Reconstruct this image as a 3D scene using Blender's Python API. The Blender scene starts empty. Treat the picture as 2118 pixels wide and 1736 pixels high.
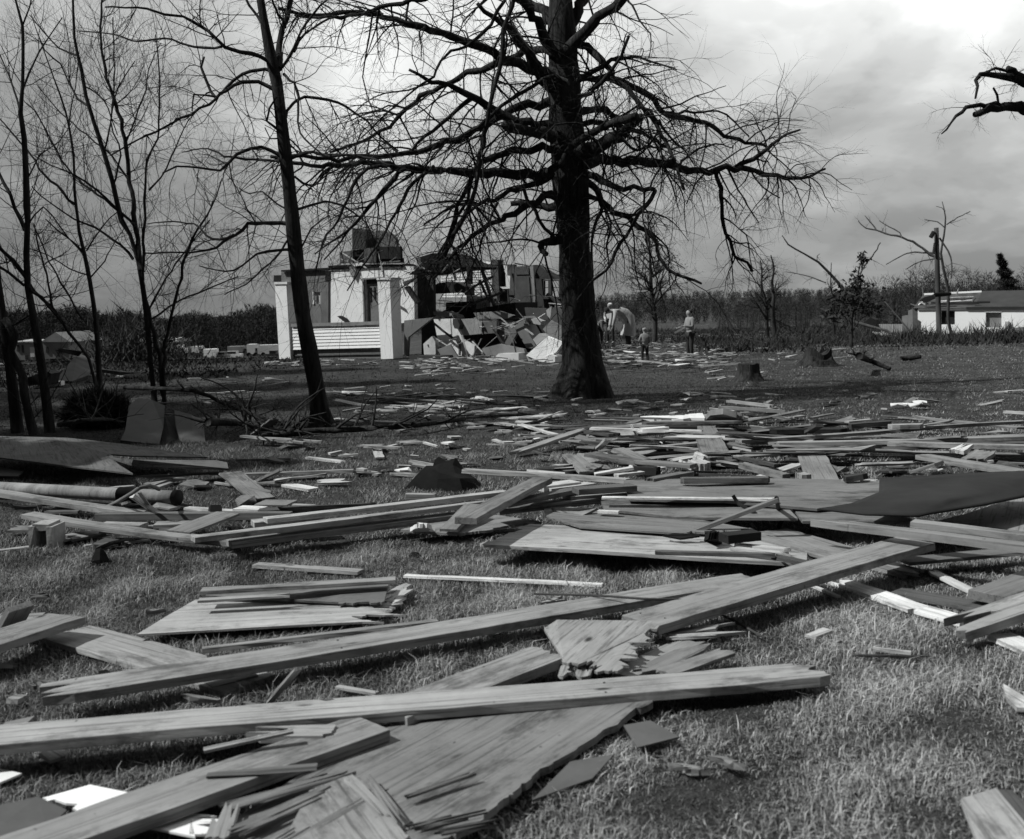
import bpy, bmesh, math, random
import numpy as np
from mathutils import Vector, Matrix, noise
R = math.radians
random.seed(7); rng = np.random.default_rng(7)
scene = bpy.context.scene
COL = scene.collection

# ------------------------------------------------------------------ camera
F = 2271.0; CW, CH = 2118.0, 1736.0
HOR = 638.0; ROLL = R(1.3)
CAMLOC = Vector((0, 0, 1.5))
pitch = math.atan((CH/2 - HOR)/F)
cam_d = bpy.data.cameras.new('camera'); cam = bpy.data.objects.new('camera', cam_d); COL.objects.link(cam)
CM = Matrix.Rotation(math.pi/2 - pitch, 3, 'X') @ Matrix.Rotation(-ROLL, 3, 'Z')
cam.matrix_world = Matrix.Translation(CAMLOC) @ CM.to_4x4()
cam_d.sensor_width = 36; cam_d.sensor_fit = 'HORIZONTAL'; cam_d.lens = 36*F/CW
cam_d.dof.use_dof = True; cam_d.dof.focus_distance = 11.0; cam_d.dof.aperture_fstop = 4.5
cam_d.clip_end = 6000; cam_d.clip_start = 0.05
scene.camera = cam
scene.render.resolution_x = 1024; scene.render.resolution_y = 839
# ------------------------------------------------------------------ view
scene.view_settings.view_transform = 'Standard'; scene.view_settings.look = 'None'
scene.view_settings.exposure = EXPOSURE = 0.0; scene.view_settings.gamma = 1
# ------------------------------------------------------------------ sun
SEL = R(48); SAZ = R(191)     # direction towards the sun: left and slightly behind the camera
sdir = Vector((math.cos(SEL)*math.cos(SAZ), math.cos(SEL)*math.sin(SAZ), math.sin(SEL)))
sd = bpy.data.lights.new('sun', 'SUN'); sd.energy = 4.6; sd.angle = R(0.6); sd.color = (.985, 1, .985)
so = bpy.data.objects.new('sun', sd); COL.objects.link(so)
so.rotation_euler = (-sdir).to_track_quat('-Z', 'Y').to_euler()
# ------------------------------------------------------------------ world: storm sky
w = bpy.data.worlds.new('World'); scene.world = w; w.use_nodes = True
nt = w.node_tree; N = nt.nodes; LK = nt.links; N.clear()
def nd(t, **k):
    n = N.new(t)
    for a, b in k.items(): setattr(n, a, b)
    return n
def mth(op, a, b=None, c=None, clamp=False):
    n = N.new('ShaderNodeMath'); n.operation = op; n.use_clamp = clamp
    for i, v in enumerate((a, b, c)):
        if v is None: continue
        if isinstance(v, (int, float)): n.inputs[i].default_value = v
        else: LK.new(v, n.inputs[i])
    return n.outputs[0]
def ramp(fac, stops, interp='EASE'):
    r = N.new('ShaderNodeValToRGB'); LK.new(fac, r.inputs[0]); r.color_ramp.interpolation = interp
    e = r.color_ramp.elements
    while len(e) < len(stops): e.new(0.5)
    for q, (p, v) in zip(e, stops): q.position = p; q.color = (v, v, v, 1)
    return r.outputs[0]
tc = nd('ShaderNodeTexCoord'); sep = nd('ShaderNodeSeparateXYZ'); LK.new(tc.outputs['Generated'], sep.inputs[0])
X, Y, Z = sep.outputs
zz = mth('ADD', mth('MAXIMUM', Z, 0.0), 0.30)
u = mth('DIVIDE', X, zz); v = mth('DIVIDE', Y, zz)
cmb = nd('ShaderNodeCombineXYZ'); LK.new(u, cmb.inputs[0]); LK.new(v, cmb.inputs[1])
def noi(vec, scale, detail, rough, dist=0.0, off=(0, 0, 0), sc=(1, 1, 1)):
    mp = nd('ShaderNodeMapping'); LK.new(vec, mp.inputs[0]); mp.inputs[1].default_value = off; mp.inputs[3].default_value = sc
    n = nd('ShaderNodeTexNoise'); LK.new(mp.outputs[0], n.inputs[0]); n.inputs['Scale'].default_value = scale
    n.inputs['Detail'].default_value = detail; n.inputs['Roughness'].default_value = rough; n.inputs['Distortion'].default_value = dist
    return n.outputs[0]
n1 = noi(cmb.outputs[0], 2.5, 6, 0.5, 0.3, (3.1, 1.7, 0), (0.95, 0.8, 1))
n2 = noi(cmb.outputs[0], 6.5, 6, 0.52, 0.3, (8.1, 4.7, 2), (1.0, 0.8, 1))
cl = mth('ADD', mth('MULTIPLY', n1, 0.72), mth('MULTIPLY', n2, 0.28))
cloud = ramp(cl, [(0.40, 0.0), (0.475, 0.35), (0.53, 0.62), (0.60, 1.0)])
# how bright the cloud deck is over the sky: dark storm bank low on the left, brightest patches above
yy = mth('MAXIMUM', Y, 0.05)
az = mth('DIVIDE', X, yy); el = mth('DIVIDE', Z, yy)
def blob(a0, e0, sa, se, amp):
    da = mth('DIVIDE', mth('SUBTRACT', az, a0), sa); de = mth('DIVIDE', mth('SUBTRACT', el, e0), se)
    q = mth('ADD', mth('MULTIPLY', da, da), mth('MULTIPLY', de, de))
    return mth('MULTIPLY', mth('POWER', 2.718, mth('MULTIPLY', q, -1.0)), amp)
elc = mth('MINIMUM', mth('MAXIMUM', el, 0.0), 0.36); azc = mth('MINIMUM', mth('MAXIMUM', az, -0.6), 0.5)
base = mth('ADD', mth('MULTIPLY', elc, 1.24), 0.265)
base = mth('ADD', base, mth('MULTIPLY', azc, mth('ADD', 0.14, mth('MULTIPLY', elc, 0.5))))
for b in ((-0.12, 0.175, 0.09, 0.065, 0.55), (-0.06, 0.26, 0.14, 0.05, 0.22), (0.22, 0.27, 0.25, 0.07, 0.26), (0.2, 0.18, 0.08, 0.02, 0.10), (0.30, 0.09, 0.06, 0.012, 0.10),
          (-0.5, 0.27, 0.1, 0.05, 0.12), (0.42, 0.22, 0.12, 0.05, 0.12), (-0.2, 0.10, 0.2, 0.045, -0.05), (0.18, 0.225, 0.09, 0.02, -0.12), (0.33, 0.15, 0.14, 0.02, -0.08)):
    base = mth('ADD', base, blob(*b))
mod = mth("ADD", 0.70, mth("MULTIPLY", cloud, 0.46))
lum = mth('MULTIPLY', mth('MAXIMUM', base, 0.06), mod)
front = ramp(mth('ADD', mth('MULTIPLY', Y, 0.5), 0.5), [(0.36, 0.0), (0.62, 1.0)])
back = mth('ADD', 0.04, mth('MULTIPLY', cloud, 0.06))
lum = mth('ADD', mth('MULTIPLY', lum, front), mth('MULTIPLY', back, mth('SUBTRACT', 1.0, front)))
sky = nd('ShaderNodeTexSky'); sky.sky_type = 'NISHITA'; sky.sun_disc = False; sky.sun_elevation = SEL
sky.sun_rotation = math.atan2(sdir.x, sdir.y)
bw = nd('ShaderNodeRGBToBW'); LK.new(sky.outputs[0], bw.inputs[0])
lum = mth('ADD', mth('MULTIPLY', lum, 10.0), mth('MULTIPLY', bw.outputs[0], 0.03))   # a little clear sky glows through thin cloud
cc = nd('ShaderNodeCombineColor')
LK.new(mth('MULTIPLY', lum, 0.985), cc.inputs[0]); LK.new(lum, cc.inputs[1]); LK.new(mth('MULTIPLY', lum, 0.99), cc.inputs[2])
bg = nd('ShaderNodeBackground'); LK.new(cc.outputs[0], bg.inputs[0]); bg.inputs[1].default_value = 0.1
wo = nd('ShaderNodeOutputWorld'); LK.new(bg.outputs[0], wo.inputs[0])

# ------------------------------------------------------------------ materials
MATS = {}
def tint(v): return (v, v, v, 1)
def material(kind, v, var=0.3, scale=6.0, rough=0.85, bump=0.3, key=None, spec=0.2):
    k = (kind, round(v, 3), var, scale, rough, bump)
    if k in MATS: return MATS[k]
    m = bpy.data.materials.new(kind); m.use_nodes = True; t = m.node_tree; nn = t.nodes; ll = t.links
    b = nn['Principled BSDF']; b.inputs['Roughness'].default_value = rough
    b.inputs['Specular IOR Level'].default_value = spec
    def new(ty): return nn.new(ty)
    tcx = new('ShaderNodeTexCoord'); oi = new('ShaderNodeObjectInfo')
    add = new('ShaderNodeVectorMath'); add.operation = 'ADD'
    ll.new(tcx.outputs['Object'], add.inputs[0])
    sc = new('ShaderNodeVectorMath'); sc.operation = 'SCALE'; sc.inputs['Scale'].default_value = 37.0
    cx = new('ShaderNodeCombineXYZ')
    for i in range(3): ll.new(oi.outputs['Random'], cx.inputs[i])
    ll.new(cx.outputs[0], sc.inputs[0]); ll.new(sc.outputs[0], add.inputs[1])
    def nz(scl, det, ro, st=(1, 1, 1), dist=0.0):
        mp = new('ShaderNodeMapping'); mp.inputs[3].default_value = st; ll.new(add.outputs[0], mp.inputs[0])
        n = new('ShaderNodeTexNoise'); n.inputs['Scale'].default_value = scl; n.inputs['Detail'].default_value = det
        n.inputs['Roughness'].default_value = ro; n.inputs['Distortion'].default_value = dist; ll.new(mp.outputs[0], n.inputs[0]); return n.outputs[0]
    def rp(f, stops):
        r = new('ShaderNodeValToRGB'); ll.new(f, r.inputs[0]); e = r.color_ramp.elements
        while len(e) < len(stops): e.new(.5)
        for q, (p, c) in zip(e, stops): q.position = p; q.color = tint(c)
        return r.outputs[0]
    def mul(a, c):
        x = new('ShaderNodeMix'); x.data_type = 'RGBA'; x.blend_type = 'MULTIPLY'; x.inputs[0].default_value = 1
        ll.new(a, x.inputs[6]); ll.new(c, x.inputs[7]); return x.outputs[2]
    lo, hi = v*(1-var), v*(1+var)
    if kind.startswith('wood'):
        g = nz(scale*1.6, 7, 0.7, (0.035, 1.6, 1.6), 0.25); g2 = nz(1.7, 3, 0.5)
        c = rp(g, [(0.3, lo), (0.5, v), (0.7, hi)])
        c = mul(c, rp(g2, [(0.25, 0.72), (0.6, 1.0)]))
        g4 = nz(5.0, 7, 0.75, (.4, 1, 1)); c = mul(c, rp(g4, [(0.35, 0.42), (0.47, 1.0)]))
        g5 = nz(60.0, 4, 0.7, (0.02, 1, 1)); c = mul(c, rp(g5, [(0.36, 0.5), (0.47, 1.0)]))
        g7 = nz(2.6, 8, 0.8); c = mul(c, rp(g7, [(0.3, 0.62), (0.45, 0.95), (0.62, 1.12)]))
        g6 = nz(22.0, 2, 0.5); c = mul(c, rp(g6, [(0.22, 0.3), (0.27, 1.0)]))
        vo = new('ShaderNodeTexVoronoi'); vo.inputs['Scale'].default_value = 2.8
        mp = new('ShaderNodeMapping'); mp.inputs[3].default_value = (0.75, 1.9, 0.25); ll.new(add.outputs[0], mp.inputs[0]); ll.new(mp.outputs[0], vo.inputs[0])
        c = mul(c, rp(vo.outputs['Distance'], [(0.035, 0.15), (0.085, 1.0)]))
        h = g
    elif kind.startswith('bark'):
        g = nz(scale, 7, 0.7, (1.4, 1.4, 0.22), 0.5); c = rp(g, [(0.32, lo), (0.5, v), (0.68, hi)]); h = g
        g2 = nz(1.2, 4, 0.6); c = mul(c, rp(g2, [(0.3, 0.7), (0.65, 1.15)]))
    elif kind.startswith('siding'):
        g = nz(scale, 5, 0.6); c = rp(g, [(0.3, lo), (0.45, v), (0.7, hi)])
        g2 = nz(9, 5, 0.75); c = mul(c, rp(g2, [(0.30, 0.35), (0.37, 1.0)])); h = g
    elif kind.startswith('brick'):
        br = new('ShaderNodeTexBrick'); br.inputs['Scale'].default_value = 1.0; br.inputs['Brick Width'].default_value = 0.22; br.inputs['Row Height'].default_value = 0.075
        br.inputs['Mortar Size'].default_value = 0.008; br.inputs['Color1'].default_value = tint(v); br.inputs['Color2'].default_value = tint(lo); br.inputs['Mortar'].default_value = tint(hi)
        mp = new('ShaderNodeMapping'); mp.inputs[2].default_value = (R(90), 0, 0); ll.new(tcx.outputs['Object'], mp.inputs[0]); ll.new(mp.outputs[0], br.inputs[0])
        c = br.outputs[0]; h = br.outputs[1]
    else:
        g = nz(scale, 6, 0.65); c = rp(g, [(0.3, lo), (0.5, v), (0.7, hi)])
        g2 = nz(scale*0.23, 3, 0.6); c = mul(c, rp(g2, [(0.3, 0.8), (0.6, 1.05)])); h = g
    ll.new(c, b.inputs['Base Color'])
    bu = new('ShaderNodeBump'); bu.inputs['Strength'].default_value = bump; bu.inputs['Distance'].default_value = 0.05 if kind.startswith('bark') else 0.015
    ll.new(h, bu.inputs['Height']); ll.new(bu.outputs[0], b.inputs['Normal'])
    MATS[k] = m; return m
def sheetwood(v): return material('wood_sheet', v*(.86 if v < .5 else .95), 0.16, 15.0, 0.85, 0.25)
def wood(v): return material('wood', v*(.84 if v < .5 else .95), 0.2, 9.0, 0.8, 0.35)
def paint(v): return material('siding_paint', v, 0.06, 3.0, 0.7, 0.15)
def plain(v, var=0.25, scale=5.0, rough=0.85, bump=0.3): return material('matte', v, var, scale, rough, bump)
BARK = material('bark', 0.034, 0.8, 9.0, 0.95, 1.0, spec=.05)
BARK2 = material('bark', 0.042, 0.6, 11.0, 0.95, 1.0, spec=.05)
BARKF = material('bark', 0.06, 0.3, 3.0, 0.9, 0.2)

# ------------------------------------------------------------------ objects
def tag(o, label=None, cat=None, group=None, kind=None):
    if label: o['label'] = label
    if cat: o['category'] = cat
    if group: o['group'] = group
    if kind: o['kind'] = kind
    return o
def empty(name, loc, label, cat, group=None):
    o = bpy.data.objects.new(name, None); COL.objects.link(o); o.location = loc; o.empty_display_size = 0.1
    return tag(o, label, cat, group)
def meshobj(name, verts, faces, m, parent=None, loc=None, rotz=0.0, smooth=False, frame=None):
    """verts in world space; object origin moved to loc"""
    if frame is None:
        if loc is None: loc = Vector(np.mean(np.array([tuple(q) for q in verts]), axis=0))
        M = Matrix.Translation(Vector(loc)) @ Matrix.Rotation(rotz, 4, 'Z')
    else: M = frame
    Mi = M.inverted()
    me = bpy.data.meshes.new(name); me.from_pydata([tuple(Mi @ Vector(q)) for q in verts], [], faces); me.update()
    if smooth: me.polygons.foreach_set('use_smooth', [True]*len(me.polygons))
    me.materials.append(m)
    o = bpy.data.objects.new(name, me); COL.objects.link(o)
    if parent is not None:
        o.parent = parent; o.matrix_parent_inverse = Matrix(); o.matrix_basis = parent_world(parent).inverted() @ M
    else: o.matrix_world = M
    o['_mw'] = [c for r in M for c in r]
    return o
def parent_world(p):
    if '_mw' in p: 
        a = list(p['_mw']); return Matrix([a[0:4], a[4:8], a[8:12], a[12:16]])
    return Matrix.Translation(p.location)
def npmesh(name, V, Fc, m, parent=None, smooth=False, cols=None):
    """fast mesh from numpy: V (n,3), Fc (k,3 or 4)"""
    me = bpy.data.meshes.new(name); V = np.ascontiguousarray(V, dtype=np.float32); Fc = np.ascontiguousarray(Fc, dtype=np.int32)
    me.vertices.add(len(V)); me.vertices.foreach_set('co', V.ravel())
    s = Fc.shape[1]; me.loops.add(Fc.size); me.loops.foreach_set('vertex_index', Fc.ravel())
    me.polygons.add(len(Fc)); me.polygons.foreach_set('loop_start', np.arange(0, Fc.size, s, dtype=np.int32))
    if smooth: me.polygons.foreach_set('use_smooth', np.ones(len(Fc), dtype=bool))
    me.update(calc_edges=True)
    if cols is not None:
        a = me.color_attributes.new('tone', 'FLOAT_COLOR', 'POINT'); c4 = np.ones((len(V), 4), dtype=np.float32); c4[:, :3] = cols[:, None]
        a.data.foreach_set('color', c4.ravel())
    me.materials.append(m)
    o = bpy.data.objects.new(name, me); COL.objects.link(o)
    if parent is not None:
        o.parent = parent; o.matrix_basis = parent_world(parent).inverted()
    return o

# ------------------------------------------------------------------ terrain and sight lines
def sst(a, b, x):
    t = min(1.0, max(0.0, (x-a)/(b-a))); return t*t*(3-2*t)
def zg(x, y):
    d = max(y, 0.1)
    z = -2.0*sst(28, 100, d) - 1.5*sst(100, 250, d)
    z += -3.4*sst(36, 130, d)*sst(0.0, -0.16, x/d)
    z += 0.22*math.exp(-(((x+3)/9)**2 + ((y-31)/5)**2))
    if d > 250: z += 9.0*sst(300, 800, d)*sst(-0.12, 0.1, x/d)
    z += 0.02*math.sin(x*0.7+1)*math.sin(y*0.5)
    return z
SP = {'D': (0, 0, 1), 'Z1': (0, 0, .3581), 'Z2': (682.3, 0, .3581), 'Z3': (1360.1, 0, .3581), 'Z4': (0, 454.9, .28652), 'Z5': (530.7, 439.7, .2149),
      'Z6': (871.9, 500.4, .17906), 'Z7': (1175.1, 515.5, .2149), 'Z8': (1587.6, 424.6, .2507),
      'L1': (0, 796.1, .28637), 'L2': (530.7, 796.1, .28637), 'L3': (1023.5, 796.1, .28637), 'L4': (1511.8, 796.1, .28637),
      'M1': (0, 1137.2, .345), 'M2': (530.7, 1137.2, .345), 'M3': (1023.5, 1137.2, .345), 'M4': (1511.8, 1137.2, .345)}
def S(s, x, y):
    a, b, k = SP[s]; return a + x*k, b + y*k
def ray(px, py):
    return CM @ Vector(((px-CW/2)/F, -(py-CH/2)/F, -1))
def at(px, py, Yd):
    r = ray(px, py); return CAMLOC + r*(Yd/r.y)
def G(px, py, h=0.0):
    """the point h above the ground seen at px, py"""
    r = ray(px, py)
    if r.z > -1e-4: r = Vector((r.x, r.y, -1e-4))
    t = (CAMLOC.z - h)/-r.z
    for _ in range(30):
        p = CAMLOC + r*t; z = zg(p.x, p.y) + h
        t2 = (CAMLOC.z - z)/-r.z; t = 0.5*t + 0.5*t2
        if t > 2500: t = 2500; break
    return CAMLOC + r*t
FOOT = []     # footprints of debris, so that grass under them stays low
def footprint(pts, hmin): FOOT.append((np.array([(p[0], p[1]) for p in pts]), hmin))

# ------------------------------------------------------------------ ground
def ground():
    t = np.linspace(-1, 1, 191); xs = 7.2*np.sinh(t*5.6)
    s = np.linspace(0, 1, 231); ys = -14 + 6.0*(np.sinh(s*6.2))*1.0 + s*24
    V = np.array([(x, y, zg(x, y)) for y in ys for x in xs]); nx = len(xs)
    i = np.arange((len(ys)-1)*(nx-1)); r = i//(nx-1); c = i % (nx-1); a = r*nx+c
    Fq = np.stack([a, a+1, a+nx+1, a+nx], 1)
    m = bpy.data.materials.new('turf'); m.use_nodes = True; tt = m.node_tree; b = tt.nodes['Principled BSDF']; b.inputs['Roughness'].default_value = 1; b.inputs['Specular IOR Level'].default_value = 0.05
    g = tt.nodes.new('ShaderNodeNewGeometry')
    def nz(scl, det, st=(1, 1, 1)):
        mp = tt.nodes.new('ShaderNodeMapping'); mp.inputs[3].default_value = st; tt.links.new(g.outputs['Position'], mp.inputs[0])
        n = tt.nodes.new('ShaderNodeTexNoise'); n.inputs['Scale'].default_value = scl; n.inputs['Detail'].default_value = det; n.inputs['Roughness'].default_value = 0.7; tt.links.new(mp.outputs[0], n.inputs[0]); return n.outputs[0]
    def rp(f, st):
        r = tt.nodes.new('ShaderNodeValToRGB'); tt.links.new(f, r.inputs[0]); e = r.color_ramp.elements
        while len(e) < len(st): e.new(.5)
        for q, (p, c) in zip(e, st): q.position = p; q.color = tint(c)
        return r.outputs[0]
    def mul(a, c):
        x = tt.nodes.new('ShaderNodeMix'); x.data_type = 'RGBA'; x.blend_type = 'MULTIPLY'; x.inputs[0].default_value = 1
        tt.links.new(a, x.inputs[6]); tt.links.new(c, x.inputs[7]); return x.outputs[2]
    c = rp(nz(14, 8), [(0.3, 0.028), (0.5, 0.062), (0.72, 0.11)])
    c = mul(c, rp(nz(1.1, 5), [(0.3, 0.55), (0.65, 1.1)])); c = mul(c, rp(nz(0.12, 5), [(0.35, 0.7), (0.6, 1.15)]))
    tt.links.new(c, b.inputs['Base Color'])
    bu = tt.nodes.new('ShaderNodeBump'); bu.inputs['Strength'].default_value = 0.9; bu.inputs['Distance'].default_value = 0.05
    tt.links.new(nz(22, 6), bu.inputs['Height']); tt.links.new(bu.outputs[0], b.inputs['Normal'])
    o = npmesh('ground', V, Fq, m, smooth=True); tag(o, kind='structure')
ground()

# ------------------------------------------------------------------ lumber builders
def slab_from_poly(pts, t, up):
    """pts top face (world, ccw or cw), thickness t along -up"""
    n = len(pts); a = [Vector(p) for p in pts]; b = [p - up*t for p in a]
    return a + b, [list(range(n)), list(range(2*n-1, n-1, -1))] + [[i, (i+n), (i+1) % n + n, (i+1) % n] for i in range(n)]
def fix_normals(o):
    bm = bmesh.new(); bm.from_mesh(o.data); bmesh.ops.recalc_face_normals(bm, faces=bm.faces[:]); bm.to_mesh(o.data); bm.free()
def panel(space, pts, t, tone, label, name='panel', cat='panel', jag=(), jn=14, ja=0.05, mat=None, group=None, parent=None, Yd=None, sag=0.0, ge=None):
    """flat sheet whose top outline is seen at pts; each pt (x, y, h) with h above ground, or depths Yd for standing sheets"""
    P = []
    if Yd is None: t *= .55
    for i, q in enumerate(pts):
        px, py = S(space, q[0], q[1])
        if Yd is not None: P.append(at(px, py, Yd[i] if isinstance(Yd, (list, tuple)) else Yd))
        else: P.append(G(px, py, q[2] if len(q) > 2 else 0.06))
    Q = []; n = len(P)
    for i in range(n):
        a, b = P[i], P[(i+1) % n]; Q.append(a)
        e = (b-a)
        if i in jag:
            k = max(6, int(jn*1.8)); 
            nrm = e.cross(Vector((0, 0, 1)) if Yd is None else Vector((0, 1, 0))).normalized()
            fs = sorted(random.random() for _ in range(k)); dep = 0.0
            for j, f in enumerate(fs):
                if random.random() < .3: dep = random.uniform(-1, 1)*ja
                Q.append(a + e*f + nrm*(dep + random.choice([0, 0, 1, -1])*random.random()**2*ja*.8))
        elif Yd is None and e.length > 0.5:
            k = int(e.length/0.35)+1; nrm = e.cross(Vector((0, 0, 1))).normalized()
            for j in range(1, k): Q.append(a + e*(j/k) + nrm*random.uniform(-.006, .006) + Vector((0, 0, random.uniform(-sag, sag))))
    # newell normal
    nn = Vector((0, 0, 0)); m = len(Q)
    for i in range(m): nn += Q[i].cross(Q[(i+1) % m])
    nn.normalize()
    if Yd is None:
        if nn.z < 0: nn = -nn
        footprint(P, min((q[2] if len(q) > 2 else 0.06) for q in pts) - t)
    else:
        if nn.y > 0: nn = -nn
    V, Fc = slab_from_poly(Q, t, nn)
    if Yd is None:
        k = ge if ge is not None else max(range(n), key=lambda i: (P[(i+1) % n]-P[i]).length); e = P[(k+1) % n]-P[k]; rz = math.atan2(e.y, e.x)
    else: rz = 0
    o = meshobj(name, V, Fc, mat or sheetwood(tone), parent=parent, rotz=rz); fix_normals(o)
    if label: tag(o, label, cat, group)
    return o
def board(space, x1, y1, x2, y2, w, t, h1, h2, tone, label=None, name='board', cat='board', split=(0, 0), group=None, bend=0.0, near=False, mat=None, roll=0.0, wob=None):
    t *= .8 if near else .6
    if max(h1, h2) <= .065: h1 *= .65; h2 *= .65
    p1 = G(*S(space, x1, y1), h1); p2 = G(*S(space, x2, y2), h2)
    return board3(p1, p2, w, t, tone, label, name, cat, split, group, bend, near, mat, roll, min(h1, h2), wob)
def board3(p1, p2, w, t, tone, label=None, name='board', cat='board', split=(0, 0), group=None, bend=0.0, near=False, mat=None, roll=0.0, hmin=None, wob=None, parent=None):
    d = p2-p1; L = d.length; ex = d.normalized(); ey = Vector((0, 0, 1)).cross(ex)
    if ey.length < 1e-3: ey = Vector((0, 1, 0))
    ey.normalize(); ez = ex.cross(ey)
    if roll: q = Matrix.Rotation(roll, 3, ex); ey = q @ ey; ez = q @ ez
    n = max(2, min(60, int(L/0.12)))
    wb = 0.0025 if wob is None else wob
    xs = [L*i/n for i in range(n+1)]; V = []; Fc = []
    rows = 9 if near else 5
    ys = [-w/2 + w*j/(rows-1) for j in range(rows)]
    jit0 = [(random.uniform(0, 1)**2*split[0]*1.7) for _ in ys]; jit1 = [(random.uniform(0, 1)**2*split[1]*1.7) for _ in ys]
    ph = random.uniform(0, 9)
    for i, x in enumerate(xs):
        bz = bend*math.sin(math.pi*x/L) + wb*math.sin(x*2.3+ph) ; by = wb*2*math.sin(x*1.3+ph)
        for z in (0, -t):
            for j, y in enumerate(ys):
                xx = x
                if i == 0: xx = x + jit0[j]
                if i == n: xx = x - jit1[j]
                if i == 1: xx = x + jit0[j]*0.6
                if i == n-1: xx = x - jit1[j]*0.6
                V.append(p1 + ex*xx + ey*(y + by + random.uniform(-1, 1)*wb*0.4) + ez*(z + bz + random.uniform(-1, 1)*wb*0.3) - (ey*math.copysign(random.random()**3*.010, y) if (j in (0, len(ys)-1) and z == 0) else ey*0))
    r = rows
    for i in range(n):
        a = i*2*r; b = (i+1)*2*r
        for j in range(r-1):
            Fc.append([a+j, b+j, b+j+1, a+j+1]); Fc.append([a+r+j, a+r+j+1, b+r+j+1, b+r+j])
        Fc.append([a, a+r, b+r, b]); Fc.append([a+r-1, b+r-1, b+2*r-1, a+2*r-1])
    for j in range(r-1):
        Fc.append([j, j+1, r+j+1, r+j]); b = n*2*r; Fc.append([b+j, b+r+j, b+r+j+1, b+j+1])
    M = Matrix((ex, ey, ez)).transposed().to_4x4(); M.translation = (p1+p2)/2
    o = meshobj(name, V, Fc, mat or wood(tone), frame=M, parent=parent); fix_normals(o)
    if near:
        bv = o.modifiers.new('bevel', 'BEVEL'); bv.width = 0.003; bv.segments = 2; bv.limit_method = 'ANGLE'; bv.angle_limit = R(50)
    if hmin is not None: footprint([p1 - ey*w/2, p2 - ey*w/2, p2 + ey*w/2, p1 + ey*w/2], hmin - t)
    if label: tag(o, label, cat, group)
    return o
# ------------------------------------------------------------------ tubes
class Tubes:
    def __init__(s): s.V = []; s.F3 = []; s.n = 0
    def add(s, pts, rad, sides=5, lobes=None, cap=False):
        m = len(pts); P = np.array([tuple(p) for p in pts]); base = s.n
        T = np.gradient(P, axis=0); T /= np.linalg.norm(T, axis=1)[:, None]+1e-9
        a = np.array([0, 1, 0.05]) if abs(T[0][1]) < .8 else np.array([1, 0, 0.])
        U = np.cross(T, a); U /= np.linalg.norm(U, axis=1)[:, None]+1e-9; W = np.cross(T, U)
        th = np.arange(sides)*2*math.pi/sides; c = np.cos(th); q = np.sin(th)
        rr = np.array(rad)[:, None]*np.ones((1, sides))
        if lobes is not None: rr = rr*lobes(th, P)
        V = P[:, None, :] + rr[:, :, None]*(c[None, :, None]*U[:, None, :] + q[None, :, None]*W[:, None, :])
        s.V.append(V.reshape(-1, 3)); s.n += m*sides
        i = np.arange(m-1)[:, None]*sides; j = np.arange(sides)[None, :]; k = (j+1) % sides
        f = np.stack([base+i+j, base+i+k, base+i+sides+k, base+i+sides+j], -1).reshape(-1, 4); s.F3.append(f)
        if cap:
            for e in (0, m-1):
                s.V.append(P[e][None]); ci = s.n; s.n += 1; o = base + e*sides
                jj = np.arange(sides); s.F3.append(np.stack([np.full(sides, ci), o+jj, o+(jj+1) % sides, np.full(sides, ci)], 1))
    def build(s, name, m, parent=None, smooth=True):
        V = np.concatenate(s.V); Fq = np.concatenate(s.F3)
        me = bpy.data.meshes.new(name)
        if any((Fq[:, 0] == Fq[:, 3])):
            me.from_pydata(V.tolist(), [], [list(dict.fromkeys(f)) for f in Fq.tolist()]); me.update()
            if smooth: me.polygons.foreach_set('use_smooth', [True]*len(me.polygons))
            me.materials.append(m); o = bpy.data.objects.new(name, me); COL.objects.link(o)
            if parent is not None: o.parent = parent; o.matrix_basis = parent_world(parent).inverted()
            return o
        return npmesh(name, V, Fq, m, parent, smooth)
def resample(P, Rr, step):
    P = [Vector(p) for p in P]; out = [P[0]]; ro = [Rr[0]]
    n = len(P)
    for i in range(n-1):
        p0 = P[max(i-1, 0)]; p1 = P[i]; p2 = P[i+1]; p3 = P[min(i+2, n-1)]
        k = max(1, int((p2-p1).length/step))
        for j in range(1, k+1):
            t = j/k
            q = 0.5*((2*p1) + (-p0+p2)*t + (2*p0-5*p1+4*p2-p3)*t*t + (-p0+3*p1-3*p2+p3)*t*t*t)
            out.append(q); ro.append(Rr[i]*(1-t)+Rr[i+1]*t)
    return out, ro
def twig(T, p, d, L, r, lev, droop=0.0, up=0.0, kids=4, wig=0.25, leaf=None):
    n = max(4, min(9, int(L/0.1))); pts = [p.copy()]; q = p.copy(); dd = d.normalized()
    for i in range(n):
        dd = (dd + Vector((random.gauss(0, wig), random.gauss(0, wig), random.gauss(0, wig)-droop+up))*0.55).normalized()
        q = q + dd*(L/n); pts.append(q.copy())
    rad = [r*(1-0.72*i/n) for i in range(n+1)]
    T.add(pts, rad, 3 if r < 0.012 else 4)
    if leaf is not None and lev <= 1:
        for pt in pts[1:]: leaf.append(pt)
    if lev > 0:
        for c in range(kids):
            i = random.randint(1, n-1); a = pts[i]; t = (pts[min(i+1, n)]-pts[i-1]).normalized()
            side = t.cross(Vector((random.gauss(0, 1), random.gauss(0, 1), random.gauss(0, 1)))).normalized()
            twig(T, a, t*0.75+side*0.8, L*random.uniform(0.35, 0.7), rad[i]*0.62, lev-1, droop, up, kids, wig, leaf)
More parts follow.
